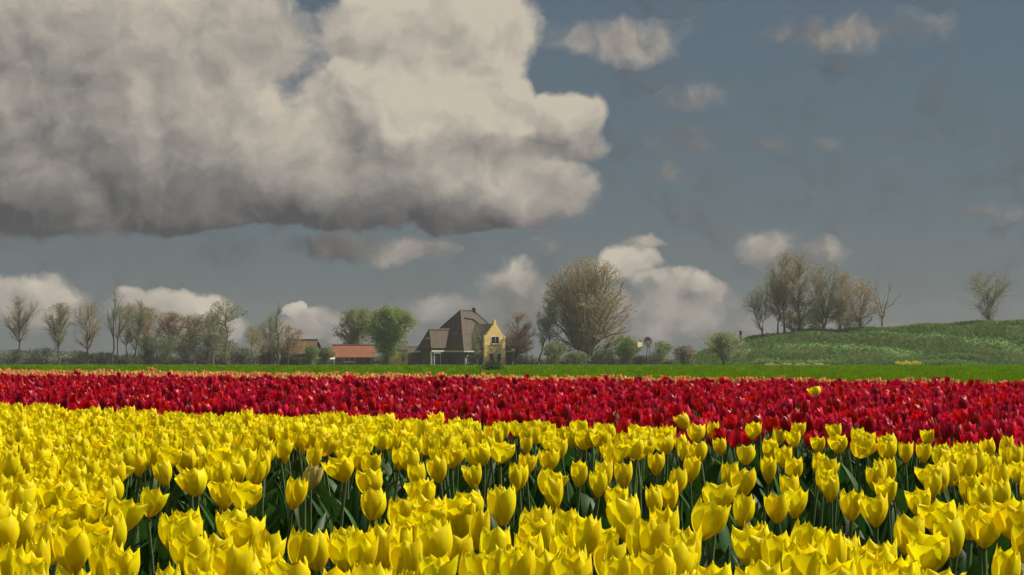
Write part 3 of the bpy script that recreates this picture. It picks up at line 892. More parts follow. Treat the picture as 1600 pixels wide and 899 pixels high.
def frame_at(p, ex):
    """matrix with local x along ex, local y into the wall (away from viewer), z up"""
    ex = Vector((ex[0], ex[1], 0)).normalized()
    ey = Vector((-ex.y, ex.x, 0))
    m = Matrix.Identity(4)
    for i in range(3):
        m[i][0] = ex[i]; m[i][1] = ey[i]; m[i][2] = (0, 0, 1)[i]; m[i][3] = p[i]
    return m


# farmhouse: square plan seen on its corner, pyramid roof, front wing and yellow gable
A40 = R(47)
e1 = Vector((math.cos(A40), math.sin(A40), 0)); e2 = Vector((-math.sin(A40), math.cos(A40), 0))
HY = 594.0
N0 = at(725, 571, HY); N0.z = GZ
house = empty('farmhouse', N0, label='dark pyramid roofed farmhouse with yellow front gable', cat='house')
L1h, L2h = 14.6, 12.4
EZ, RZ = 2.95, 10.75
Z3 = Vector((0, 0, 1))
def hp(a, b, z): return e1 * a + e2 * b + Z3 * z       # local to house origin
# walls: right-front and left-front plus the two behind
def wallbox(p0, p1, z0, z1, th, name, mt, par=house):
    d = (p1 - p0).normalized(); nn = Vector((-d.y, d.x, 0))
    Mx = frame_at(p0, d)
    ln = (p1 - p0).length
    return MB().box((0, 0, z0), (ln, th, z1), Mx).build(name, M[mt], par)
wallbox(hp(0, 0, 0), hp(L1h, 0, 0), -.2, EZ, .3, 'wall', 'tar')
wallbox(hp(0, L2h, 0), hp(0, .3, 0), -.2, EZ, .3, 'wall', 'tar')
wallbox(hp(L1h, .31, 0), hp(L1h, L2h, 0), -.2, EZ, .3, 'wall', 'tar')
wallbox(hp(L1h - .31, L2h, 0), hp(.31, L2h, 0), -.2, EZ, .3, 'wall', 'tar')
ov = .45
ra, rb = L1h / 2 - 1.8, L1h / 2 + 1.8
LM = L2h / 2
c00, c10, c11, c01 = hp(-ov, -ov, EZ - .1), hp(L1h + ov, -ov, EZ - .1), hp(L1h + ov, L2h + ov, EZ - .1), hp(-ov, L2h + ov, EZ - .1)
r0_, r1_ = hp(ra, LM, RZ), hp(rb, LM, RZ)
roof = MB().slab([c00, c10, r1_, r0_], .22).build('roof', M['tile_brown'], house)
MB().slab([c01, c00, r0_], .22).build('roof', M['tile_brown'], house)
MB().slab([c11, c01, r0_, r1_], .22).build('roof', M['tile_brown'], house)
MB().slab([c10, c11, r1_], .22).build('roof', M['tile_brown'], house)
hipm = MB()
for a, b in ((c00, r0_), (c10, r1_), (c01, r0_), (c11, r1_), (r0_, r1_)): hipm.tube(a + Z3 * .03, b + Z3 * .03, .16, .16, 6)
hipm.build('ridge_tiles', M['ridge'], house)
MB().box((-.35, -.35, -1.0), (.35, .35, .55), Matrix.Translation(hp(rb + .1, LM, RZ))).build('chimney', M['tile_brown'], house)
# stepped dark strip raised a little above the right-front slope
def onroof(a, f, lift=.1):   # a along e1 in metres, f 0 eave..1 ridge
    lo = hp(a, -ov, EZ - .1); hi = hp(a, LM, RZ)
    p = lo.lerp(hi, f)
    return p + Vector((e1.y, -e1.x, .85)).normalized() * lift
st = MB()
st.tube(onroof(5.3, .80), onroof(7.2, .78), .17, .17, 6); st.tube(onroof(7.2, .78), onroof(8.6, .63), .2, .2, 6)
st.build('dark_roof_strip', M['tar'], house)
# fascia boards
fa = MB().box((-ov, -.03, EZ - .38), (L1h + ov, .02, EZ - .12), frame_at(hp(0, -ov - .02, 0), e1)).build('fascia', M['white'], house)
MB().box((-L2h - ov, -.03, EZ - .38), (ov - .05, .02, EZ - .12), frame_at(hp(-ov - .02, 0, 0), -e2)).build('fascia', M['white'], house)
# windows: right-front wall (local x = e1), left-front wall (local x = -e2)
MR = frame_at(hp(0, 0, 0), e1)
window(house, MR, .5, 1.7, .5, 2.2, -.02, frame='grey_board', mull=1)
ML = frame_at(hp(0, 0, 0), -e2)
window(house, ML, -4.2, -2.6, .1, 2.35, -.02, frame='tar', mull=1, sill=False)
# half-round dormer light on the left-front slope
def half_dormer(par, centre, ex, rr, depth):
    Mx = frame_at(centre, ex)
    pts = [(rr * math.cos(t), rr * .9 * math.sin(t)) for t in np.linspace(0, math.pi, 11)]
    d = MB().prism(pts, -.05, depth, Mx).build('dormer', M['white'], par)
    MB().prism([(x * .55, z * .55 + .03) for x, z in pts], -.09, -.06, Mx).build('pane', M['glass'], d)
half_dormer(house, hp(2.2, 4.2, EZ + 3.0), -e2, .55, 1.6)
# front wing on the left-front face
a1, a2, wl = 4.75, 7.7, 4.2
wing_c = hp(0, (a1 + a2) / 2, 0)
WE, WR = 3.45, 7.0
w_near, w_far = hp(-wl, a1, 0), hp(-wl, a2, 0)
wallbox(w_near, hp(0, a1, 0), -.2, WE, .25, 'wing_wall', 'tar')
wallbox(w_far, w_near + e2 * .26, -.2, WE, .25, 'wing_wall', 'tar')
wallbox(hp(0, a2, 0), w_far + e1 * .26, -.2, WE, .25, 'wing_wall', 'tar')
am = (a1 + a2) / 2
o2 = .35
q00, q10 = hp(-wl - o2, a1 - o2, WE - .1), hp(1.2, a1 - o2, WE - .1)
q01, q11 = hp(-wl - o2, a2 + o2, WE - .1), hp(1.2, a2 + o2, WE - .1)
s0, s1 = hp(-wl + 1.0, am, WR), hp(2.9, am, WR)
MB().slab([q00, q10, s1, s0], .2).build('wing_roof', M['tile_brown'], house)
MB().slab([q01, q00, s0], .2).build('wing_roof', M['tile_brown'], house)
MB().slab([q11, q01, s0, s1], .2).build('wing_roof', M['tile_brown'], house)
hm = MB()
for a, b in ((q00, s0), (q01, s0), (s0, s1)): hm.tube(a + Z3 * .03, b + Z3 * .03, .12, .12, 6)
hm.build('ridge_tiles', M['ridge'], house)
MWs = frame_at(w_near, e1)
MB().box((-.3, -.40, EZ - .32), (wl - .5, -.34, EZ - .02), MWs).build('fascia', M['white'], house)
window(house, MWs, .75, 2.55, .05, 2.45, -.02, mull=0, fw=.14, sill=False)
MWe = frame_at(w_far, -e2)
window(house, MWe, .6, 2.7, .05, 2.4, -.02, frame='grey_board', mull=1, sill=False)
MB().tube(w_near + Vector((-.05, -.1, 0)), w_near + Vector((-.05, -.1, EZ - .3)), .11, .11, 8).build('drain_pipe', M['white'], house)
half_dormer(house, hp(-wl + .15, am - .25, WE + 1.6), -e2, .42, .8)
# yellow gable wing on the right-front face
gw, gp = 6.0, 1.5
gc = 7.15
g0 = hp(gc - gw / 2, -gp, 0)
MG = frame_at(g0, e1)
SZ, AZ_ = 5.85, 8.0
poly = [(0, -.2), (gw, -.2), (gw, SZ), (gw - .55, SZ), (gw / 2 + .40, AZ_), (gw / 2 + .32, AZ_ + .85), (gw / 2 - .32, AZ_ + .85), (gw / 2 - .40, AZ_), (.55, SZ), (0, SZ)]
MB().prism(poly, 0, .35, MG).build('gable_wall', M['brick_y'], house)
MB().box((0.02, .36, -.2), (.32, 6.0, SZ - .3), MG).build('gable_side_wall', M['tar'], house)
MB().box((gw - .32, .36, -.2), (gw - .02, 6.0, SZ - .3), MG).build('gable_side_wall', M['brick_y'], house)
def gpnt(x, y, z): return MG @ Vector((x, y, z))
MB().slab([gpnt(-.2, .36, SZ - .35), gpnt(gw / 2, .36, AZ_ + .1), gpnt(gw / 2, 7.2, AZ_ + .1), gpnt(-.2, 7.2, SZ - .35)], .18).build('gable_roof', M['tile_brown'], house)
MB().slab([gpnt(gw / 2, .36, AZ_ + .1), gpnt(gw + .2, .36, SZ - .35), gpnt(gw + .2, 7.2, SZ - .35), gpnt(gw / 2, 7.2, AZ_ + .1)], .18).build('gable_roof', M['tile_brown'], house)
window(house, MG, gw / 2 - 1.15, gw / 2 + 1.15, 4.15, 5.65, -.02, mull=1, fw=.11)
window(house, MG, 1.25, 2.65, .55, 2.75, -.02, mull=0, blind=.40, fw=.12)
window(house, MG, 3.35, 4.75, .55, 2.75, -.02, mull=0, blind=.40, fw=.12)


def barn(name, p, ex, ln, wd, eave, ridge, wallm, roofm, label, cat, doors=(), over=.35, wins=()):
    """gabled building: p near-left corner, local x along ex, depth wd behind it"""
    root = empty(name, p, label=label, cat=cat)
    Mx = frame_at(Vector((0, 0, 0)), ex)
    MB().box((0, 0, -.2), (ln, .2, eave), Mx).build('wall', M[wallm], root)
    MB().box((0, wd - .2, -.2), (ln, wd, eave), Mx).build('wall', M[wallm], root)
    for x0 in (0, ln - .2):
        prof = [(.21, -.2), (wd - .21, -.2), (wd - .21, eave), (wd / 2, ridge - .25), (.21, eave)]
        m = MB(); n_ = len(prof)
        vs = [Mx @ Vector((x0, a, b)) for a, b in prof] + [Mx @ Vector((x0 + .2, a, b)) for a, b in prof]
        m.add(vs, [tuple(range(n_)), tuple(range(2 * n_ - 1, n_ - 1, -1))] + [(i, i + n_, (i + 1) % n_ + n_, (i + 1) % n_) for i in range(n_)])
        m.build('gable_wall', M[wallm], root)
    sl = (ridge - eave) / (wd / 2)
    lo = eave - sl * over
    P = lambda x, y, z: Mx @ Vector((x, y, z))
    MB().slab([P(-over, -over, lo), P(ln + over, -over, lo), P(ln + over, wd / 2, ridge), P(-over, wd / 2, ridge)], .15).build('roof', M[roofm], root)
    MB().slab([P(-over, wd / 2, ridge), P(ln + over, wd / 2, ridge), P(ln + over, wd + over, lo), P(-over, wd + over, lo)], .15).build('roof', M[roofm], root)
    MB().tube(P(-over, wd / 2, ridge + .02), P(ln + over, wd / 2, ridge + .02), .13, .13, 6).build('ridge_tiles', M['ridge'], root)
    for (x0, x1, z1, mt) in doors: MB().box((x0, -.06, -.1), (x1, -.01, z1), Mx).build('door', M[mt], root)
    for (x0, x1, z0, z1) in wins: window(root, Mx, x0, x1, z0, z1, -.02)
    return root


b1 = onground(439, 600)
barn('barn', b1, (math.cos(R(-18)), math.sin(R(-18))), 6.2, 6.4, 2.5, 5.0, 'tar', 'tile_rust', 'old barn with rusty tiled roof beside the bare pole tree', 'barn', doors=[(3.2, 5.0, 2.1, 'tar')])
b2 = onground(522, 598)
barn('shed', b2, (1, .06), 7.6, 5.2, 1.85, 3.95, 'grey_board', 'tile_red', 'low shed with orange red tiled roof beside the willow', 'shed', doors=[(4.4, 5.6, 1.6, 'tar'), (5.9, 7.0, 1.6, 'tar')], wins=[(1.9, 4.0, .7, 1.55)])
b3 = onground(494, 594)
barn('lean_to_shed', b3, (1, 0), 3.4, 2.4, 1.25, 1.6, 'grey_board', 'white', 'low grey hut with pale flat roof left of the red shed', 'hut', over=.15)
b4 = onground(611, 604)
barn('annex', b4, (math.cos(R(8)), math.sin(R(8))), 3.35, 5.0, 3.1, 4.6, 'brick_y', 'tile_brown', 'small yellow annex half hidden behind the weeping willow', 'annex', wins=[(2.0, 2.8, .6, 2.0)], over=.2)

b5 = onground(638, 606)
barn('outbuilding', b5, (1, .1), 3.2, 5.0, 2.6, 3.6, 'tar', 'tile_brown', 'dark low outbuilding joining the annex and the farmhouse', 'shed', over=.2)

# white forked post in front of the farmhouse
fp = onground(728, 588)
pm = MB().tube((0, 0, -.1), (0, 0, 1.35), .11, .09, 8).tube((0, 0, 1.33), (.45, 0, 2.0), .09, .05, 8)
tag(pm.build('forked_post', M['white'], None, fp, smooth=True), 'slim white forked post before the dark farmhouse wall', 'post')
for px, h_, lab in ((801, .55, 'short white post right of the yellow gable'), (842, .6, 'short white post before the great tree group')):
    m = MB().box((-.10, -.10, -.1), (.10, .10, h_)).prism([(-.13, h_ + .004), (.13, h_ + .004), (0, h_ + .16)], -.13, .13)
    tag(m.build('marker_post', M['white'], None, onground(px, 586)), lab, 'post', 'white posts along the meadow edge')
# square wooden post on the dike end
wp = onground(1157, 613); wp.z = crest_z(1157, 613) - .1
m = MB().box((-.24, -.24, 0), (.24, .24, 2.35)).box((-.29, -.29, 2.353), (.29, .29, 2.5))
tag(m.build('wooden_post', M['wood_post'], None, wp), 'stout brown post standing on the left end of the dike', 'post')
# pale sign board right of the gable
sb = onground(802, 585)
r_ = empty('sign_board', sb, label='small white board on a dark pole right of the yellow gable', cat='sign')
MB().tube((0, 0, -.1), (0, 0, 3.2), .07, .06, 8).build('pole', M['bark_dark'], r_)
MB().box((-.35, -.10, 2.85), (.35, -.07, 3.2)).build('board', M['white'], r_)

# wind pump
wpz = onground(1013, 590)
wr = empty('wind_pump', wpz, label='small wind pump with dark rotor and cream tail vane', cat='wind pump')
hub = Vector((-.15, -.35, 4.45))
for sx_, sy_ in ((-1, -1), (1, -1), (1, 1), (-1, 1)):
    MB().tube((sx_ * .55, sy_ * .55, -.1), (sx_ * .10, sy_ * .10, 4.3), .055, .045, 6).build('leg', M['dark_metal'], wr)
for zz in (1.2, 2.4, 3.4):
    k = .55 - .45 * zz / 4.4
    bm_ = MB()
    cs = [(-k, -k, zz), (k, -k, zz), (k, k, zz), (-k, k, zz)]
    for i in range(4): bm_.tube(cs[i], cs[(i + 1) % 4], .03, .03, 5)
    bm_.build('brace', M['dark_metal'], wr)
ax = Vector((.62, .77, .06)).normalized()
sa = ax.orthogonal().normalized(); sb_ = ax.cross(sa)
MB().tube(hub - ax * .9, hub + ax * .15, .10, .08, 8).build('axle', M['dark_metal'], wr)
rotor = MB().tube(hub + ax * .05, hub + ax * .22, .16, .12, 10).build('rotor_hub', M['dark_metal'], wr)
for i in range(12):
    t = 2 * math.pi * i / 12
    dr = sa * math.cos(t) + sb_ * math.sin(t); tg = ax.cross(dr)
    m = MB()
    tw_ = tg * .8 + ax * .6
    p0, p1 = hub + ax * .12 + dr * .3, hub + ax * .12 + dr * 1.05
    th_ = (dr.cross(tw_)).normalized() * .015
    quad = [p0 - tw_ * .07, p0 + tw_ * .07, p1 + tw_ * .19, p1 - tw_ * .19]
    m.add([q + th_ for q in quad] + [q - th_ for q in quad], [(0, 1, 2, 3), (7, 6, 5, 4), (0, 4, 5, 1), (1, 5, 6, 2), (2, 6, 7, 3), (3, 7, 4, 0)])
    m.build('blade', M['dark_metal'], rotor)
tail0 = hub - ax * .5; tail1 = hub - ax * 2.1 + Vector((0, 0, -.30))
MB().tube(tail0, tail1, .05, .04, 6).build('tail_boom', M['dark_metal'], wr)
vm = MB()
hx = Vector((.62, .77, 0)).normalized()
vq = [tail1 + hx * .45 + Vector((0, 0, .34)), tail1 + hx * .45 - Vector((0, 0, .34)), tail1 - hx * 1.15 - Vector((0, 0, .58)), tail1 - hx * 1.15 + Vector((0, 0, .58))]
vn = Vector((.77, -.62, 0)) * .015
vm.add([q + vn for q in vq] + [q - vn for q in vq], [(0, 1, 2, 3), (7, 6, 5, 4), (0, 4, 5, 1), (1, 5, 6, 2), (2, 6, 7, 3), (3, 7, 4, 0)])
vm.build('tail_vane', M['vane'], wr)

# patch of yellow flowers at the dike foot
rg = np.random.default_rng(77)
n = 420
fx = (rg.uniform(1399, 1438, n) - 800) * 576 / F; fy = 576 + rg.uniform(-1, 1.2, n)
fz = gz(fx, fy) + rg.uniform(.35, 1.0, n) * (.72 + .18 * np.sin(fx * 4.1) + .14 * np.sin(fx * 9.7 + 1))
S = [np.stack([fx, fy, gz(fx, fy) - .05], -1), np.stack([fx, fy, fz], -1), np.full(n, .012), np.full(n, .008)]
v, q = tubes(S, 3)
off = np.array([fx.mean(), 576, GZ])
lv, lq = leaf_quads(rg, [S[1] - np.array([0, 0, .08]), S[1], S[2], S[3]], n * 5, .085, .05, .8)
me = np_mesh('yellow_flowers', np.concatenate([v, lv]) - off, [q, lq + len(v)], [M['stem'], M['rape']], np.r_[np.zeros(len(q), int), np.ones(len(lq), int)])
o = link('yellow_flowers', me, None, off)
tag(o, 'patch of small yellow flowers at the foot of the dike', 'flowers', kind='stuff')


# ------------------------------------------------------------------ people on the dike
def skin_mesh(name, joints, edges, radii, mt, parent, root=0):
    me = bpy.data.meshes.new(name)
    me.from_pydata([tuple(j) for j in joints], edges, [])
    me.materials.append(mt)
    o = link(name, me, parent)
    sk = o.modifiers.new('skin', 'SKIN')
    lay = me.skin_vertices[0].data if me.skin_vertices else None
    if lay is None:
        bm = bmesh.new(); bm.from_mesh(me); bm.verts.layers.skin.verify(); bm.to_mesh(me); bm.free()
        lay = me.skin_vertices[0].data
    for i, r__ in enumerate(radii):
        lay[i].radius = (r__, r__) if not isinstance(r__, tuple) else r__
        lay[i].use_root = (i == root)
    sk.use_smooth_shade = True
    ss = o.modifiers.new('subdivision', 'SUBSURF'); ss.levels = 1; ss.render_levels = 2
    return o


def person(name, loc, rz, J, top, legs, label, cap=None):
    """J: joint dictionary; body is one skinned figure, clothes are slightly fuller shells over it"""
    root = empty(name, loc, rz, label=label, cat='person')
    order = ['pelvis', 'waist', 'chest', 'neck', 'head', 'crown', 'shl', 'ell', 'wrl', 'shr', 'elr', 'wrr', 'hpl', 'knl', 'anl', 'tol', 'hpr', 'knr', 'anr', 'tor']
    rad = dict(pelvis=.13, waist=.12, chest=.14, neck=.055, head=.095, crown=.075, sh=.065, el=.043, wr=.03, hp=.085, kn=.058, an=.04, to=.035)
    P = [Vector(J[k]) for k in order]
    rr = [rad.get(k, rad.get(k[:2])) for k in order]
    ed = [(0, 1), (1, 2), (2, 3), (3, 4), (4, 5), (2, 6), (6, 7), (7, 8), (2, 9), (9, 10), (10, 11), (0, 12), (12, 13), (13, 14), (14, 15), (0, 16), (16, 17), (17, 18), (18, 19)]
    for wi, ei in ((8, 7), (11, 10)):          # palms and five fingers each
        d = (P[wi] - P[ei]).normalized(); sd = d.orthogonal().normalized()
        P.append(P[wi] + d * .07); rr.append(.03); pi_ = len(P) - 1; ed.append((wi, pi_))
        for k, (off_, ln_) in enumerate(((-.03, .06), (-.011, .075), (.010, .07), (.03, .055))):
            P.append(P[pi_] + d * .02 + sd * off_); rr.append(.010); ed.append((pi_, len(P) - 1))
            P.append(P[-1] + d * ln_); rr.append(.008); ed.append((len(P) - 2, len(P) - 1))
        P.append(P[wi] + d * .05 + sd * .055); rr.append(.010); ed.append((wi, len(P) - 1))
    skin_mesh('body', P, ed, rr, M['skin'], root)
    tj = ['pelvis', 'waist', 'chest', 'neck', 'shl', 'ell', 'wrl', 'shr', 'elr', 'wrr']
    tp = [Vector(J[k]) for k in tj]; tp[3] = tp[2].lerp(tp[3], .6)
    skin_mesh('jacket', tp, [(0, 1), (1, 2), (2, 3), (2, 4), (4, 5), (5, 6), (2, 7), (7, 8), (8, 9)], [.16, .15, .175, .08, .085, .062, .048, .085, .062, .048], M[top], root)
    lj = ['pelvis', 'hpl', 'knl', 'anl', 'hpr', 'knr', 'anr']
    skin_mesh('trousers', [Vector(J[k]) for k in lj], [(0, 1), (1, 2), (2, 3), (0, 4), (4, 5), (5, 6)], [.15, .105, .078, .06, .105, .078, .06], M[legs], root)
    for a, b in (('anl', 'tol'), ('anr', 'tor')):
        skin_mesh('shoe', [Vector(J[a]) - Vector((0, 0, .02)), Vector(J[b])], [(0, 1)], [.052, .042], M['tyre'], root)
    hd, cr2 = Vector(J['head']), Vector(J['crown'])
    skin_mesh('hair', [hd + (cr2 - hd) * .5 + Vector((.03, 0, 0)), cr2 + Vector((.01, 0, .02))], [(0, 1)], [.10, .09], M[cap or 'hair'], root)
    return root


# cyclist rides to the left (-x) along the crest
cy = onground(1243.5, 611.5); cy.z = float(dike_z(cy.x, cy.y)) + .12
bike = empty('bicycle', cy, R(8), label='dark bicycle under the rider in white on the dike', cat='bicycle')
for wx in (-.55, .50):
    ring = MB()
    pr = [Vector((wx + .33 * math.cos(t), 0, .345 + .33 * math.sin(t))) for t in np.linspace(0, 2 * math.pi, 21)]
    for i in range(20): ring.tube(pr[i], pr[i + 1], .02, .02, 5)
    w_ = ring.build('wheel', M['tyre'], bike)
    sp = MB()
    for t in np.linspace(0, math.pi, 7)[:-1]:
        dv = Vector((math.cos(t), 0, math.sin(t))) * .32
        sp.tube(Vector((wx, 0, .345)) - dv, Vector((wx, 0, .345)) + dv, .004, .004, 4)
    sp.build('spokes', M['grey_board'], w_)
fr = MB()
bb, st_, hd_ = Vector((-.02, 0, .30)), Vector((.16, 0, .82)), Vector((-.42, 0, .86))
for a, b in ((bb, st_), (bb, hd_ - Vector((.02, 0, .12))), (st_, hd_), (bb, Vector((.50, 0, .345))), (st_, Vector((.50, 0, .345))), (hd_, Vector((-.55, 0, .345)))): fr.tube(a, b, .022, .022, 6)
fr.build('frame', M['steel'], bike)
MB().tube((-.44, -.28, 1.02), (-.44, .28, 1.02), .016, .016, 6).tube(hd_, (-.44, 0, 1.02), .018, .018, 6).build('handlebar', M['steel'], bike)
MB().prism([(.04, .90), (.30, .90), (.33, .98), (.02, .96)], -.09, .09).build('saddle', M['tyre'], bike)
MB().box((-.78, -.16, .70), (-.50, .16, .98)).build('front_bag', M['cloth_dark'], bike)
person('person', cy, R(8), dict(pelvis=(.17, 0, 1.03), waist=(.12, 0, 1.18), chest=(.02, 0, 1.42), neck=(-.03, 0, 1.58), head=(-.06, 0, 1.70), crown=(-.05, 0, 1.80),
       shl=(0, .19, 1.47), ell=(-.18, .25, 1.24), wrl=(-.36, .24, 1.05), shr=(0, -.19, 1.47), elr=(-.18, -.25, 1.24), wrr=(-.36, -.24, 1.05),
       hpl=(.12, .10, .98), knl=(-.24, .12, .78), anl=(-.08, .12, .40), tol=(-.24, .12, .35), hpr=(.12, -.10, .98), knr=(-.18, -.12, .62), anr=(.02, -.12, .22), tor=(-.15, -.12, .18)),
       'cloth_white', 'cloth_beige', 'person in a white jacket cycling left along the dike crest')
wk = onground(1313, 611.5); wk.z = float(dike_z(wk.x, wk.y)) + .05
person('person', wk, R(20), dict(pelvis=(0, 0, .92), waist=(0, 0, 1.08), chest=(-.02, 0, 1.34), neck=(-.03, 0, 1.50), head=(-.05, 0, 1.62), crown=(-.04, 0, 1.72),
       shl=(-.02, .20, 1.40), ell=(.03, .26, 1.12), wrl=(-.10, .24, .90), shr=(-.02, -.20, 1.40), elr=(.04, -.26, 1.12), wrr=(-.08, -.24, .90),
       hpl=(0, .10, .88), knl=(-.12, .10, .48), anl=(-.06, .10, .08), tol=(-.22, .10, .04), hpr=(0, -.10, .88), knr=(.02, -.10, .47), anr=(.22, -.10, .12), tor=(.08, -.10, .05)),
       'cloth_dark', 'cloth_dark', 'person in dark clothes walking among the dike trees', cap='cloth_dark')


# ------------------------------------------------------------------ tulips
def petal(rg, phi, rmax, Lp, wmax, open_, inner, ruff, tilt, nu=6, nv=8):
    """one petal as a curved sheet; returns verts, quads, along"""
    vs, al = [], []
    point = rg.uniform(.7, 1.2)
    tl = rg.normal(0, tilt)
    hl = rg.uniform(.94, 1.05)
    jag = rg.normal(0, 1, nu + 1)
    for j in range(nv + 1):
        v = j / nv
        r = rmax * (math.sin(min(v * 1.35 + .04, 1) * math.pi / 2) ** .75) * (1 - (.16 - open_) * max(0, v - .35) ** 1.2 / .6)
        r += tl * rmax * v * v
        if v > .8: r += (v - .8) * rmax * (1.6 * open_ + rg.normal(0, .12))
        r *= (.90 if inner else 1.0)
        wd = wmax * (math.sin(min(1, v * 1.9 + .12) * math.pi / 2) ** .6) * (1 - max(0, (v - .60) / .40) ** (1.9 + point))
        wd = max(wd, .06 * wmax)
        for i in range(nu + 1):
            u = 2 * i / nu - 1
            a = phi + u * wd
            edge = abs(u)
            rr = r * (1 + .03 * math.cos(u * math.pi * 1.5) - .05 * edge ** 2) + ruff * rmax * edge ** 2 * math.sin(6 * v + phi * 3 + 5 * u) * v
            z = Lp * hl * (v - .07 * v * v * edge) 
            if j == nv: z += jag[i] * Lp * .022 * (1 - .3 * edge)
            if j == nv - 1: z += jag[i] * Lp * .008
            vs.append((math.cos(a) * rr, math.sin(a) * rr, z)); al.append(v)
    fs = []
    for j in range(nv):
        for i in range(nu):
            k = j * (nu + 1) + i
            fs.append((k, k + 1, k + nu + 2, k + nu + 1))
    return np.array(vs), np.array(fs), np.array(al)


def tulip_parts(seed, style, nu=6, nv=8, nleaf=3, hs=HT):
    """returns list of (name, verts, quads, along, slot)"""
    rg = np.random.default_rng(seed)
    rmax, Lp, op, tilt, ruff = {
        'cup': (.031, .072, .00, .05, .035), 'open': (.034, .068, .11, .09, .05), 'flare': (.032, .069, .24, .12, .06),
        'egg': (.026, .078, -.10, .02, .015), 'tall': (.030, .080, .03, .05, .04), 'bud': (.019, .066, -.14, .01, .01)}[style]
    lean = rg.normal(0, .028, 2)
    top = np.array([lean[0], lean[1], hs - Lp])
    rot = Matrix.Rotation(rg.normal(0, .15), 3, 'X') @ Matrix.Rotation(rg.normal(0, .15), 3, 'Y')
    Rm = np.array(rot)
    out = []
    ph = rg.uniform(0, 6.28)
    for k in range(6):
        inner = k % 2
        v, f, al = petal(rg, ph + k * math.pi / 3 + rg.normal(0, .06), rmax * rg.uniform(.94, 1.05), Lp * (1.0 if not inner else 1.02), R(62 if not inner else 56), op * (.8 if inner else 1), inner, ruff, tilt, nu, nv)
        out.append(('petal', v @ Rm.T + top, f, al, 0))
    # stem
    pts = np.array([[0, 0, -.03], [lean[0] * .15, lean[1] * .15, hs * .35], [lean[0] * .55, lean[1] * .55, hs * .65], list(top + np.array([0, 0, .006]))])
    rr = np.array([.0055, .005, .0045, .005])
    v, q = tubes([pts[:-1], pts[1:], rr[:-1], rr[1:]], 6)
    out.append(('stem', v, q, np.zeros(len(v)), 1))
    # leaves
    a0 = rg.uniform(0, 6.28)
    for k in range(nleaf):
        a = a0 + k * 2.3 + rg.normal(0, .3)
        ln = rg.uniform(.24, .37) * (1 - .12 * k); wd = rg.uniform(.018, .030); arch = rg.uniform(.25, .75)
        d = np.array([math.cos(a), math.sin(a), 0]); s = np.array([-math.sin(a), math.cos(a), 0])
        vs = []
        tw = rg.normal(0, .4)
        for j in range(8):
            t = j / 7
            c = np.array([0, 0, .02 + .04 * k]) + d * (ln * (.10 * t + arch * .55 * t ** 2.2)) + np.array([0, 0, ln * (t - .28 * arch * t ** 3)])
            w = wd * (math.sin(math.pi * min(1, .16 + t * .84)) ** .7) * (1 if t < .98 else .05)
            sv = s * math.cos(tw * t) + d * math.sin(tw * t)
            vs += [c - sv * w + d * w * .35, c - d * w * .10, c + sv * w + d * w * .35]
        fs = []
        for j in range(7):
            for i in range(2):
                b = j * 3 + i
                fs.append((b, b + 1, b + 4, b + 3))
        out.append(('leaf', np.array(vs), np.array(fs), np.ones(len(vs)), 2))
    return out


def part_meshes(parts, pm):
    mm = [pm, M['stem'], M['leaf']]
    return [(nme, np_mesh(nme, v, [f], mm[sl], smooth=True, attr=al)) for nme, v, f, al, sl in parts]


def joined(parts, pm, name):
    vs, fs, al, mi, o = [], [], [], [], 0
    for nme, v, f, a, sl in parts:
        vs.append(v); fs.append(f + o); al.append(a); mi += [sl] * len(f); o += len(v)
    return np_mesh(name, np.concatenate(vs), [np.concatenate(fs)], [pm, M['stem'], M['leaf']], mi, smooth=True, attr=np.concatenate(al))


STY = ['cup', 'cup', 'open', 'flare', 'egg', 'tall', 'cup', 'open', 'tall', 'flare', 'cup', 'egg', 'cup', 'tall']
rng = np.random.default_rng(21)


def top_xy(px, py, h=HT):
    Y = F * (H - h) / (py - HZ)
    return (px - 800) * Y / F, Y


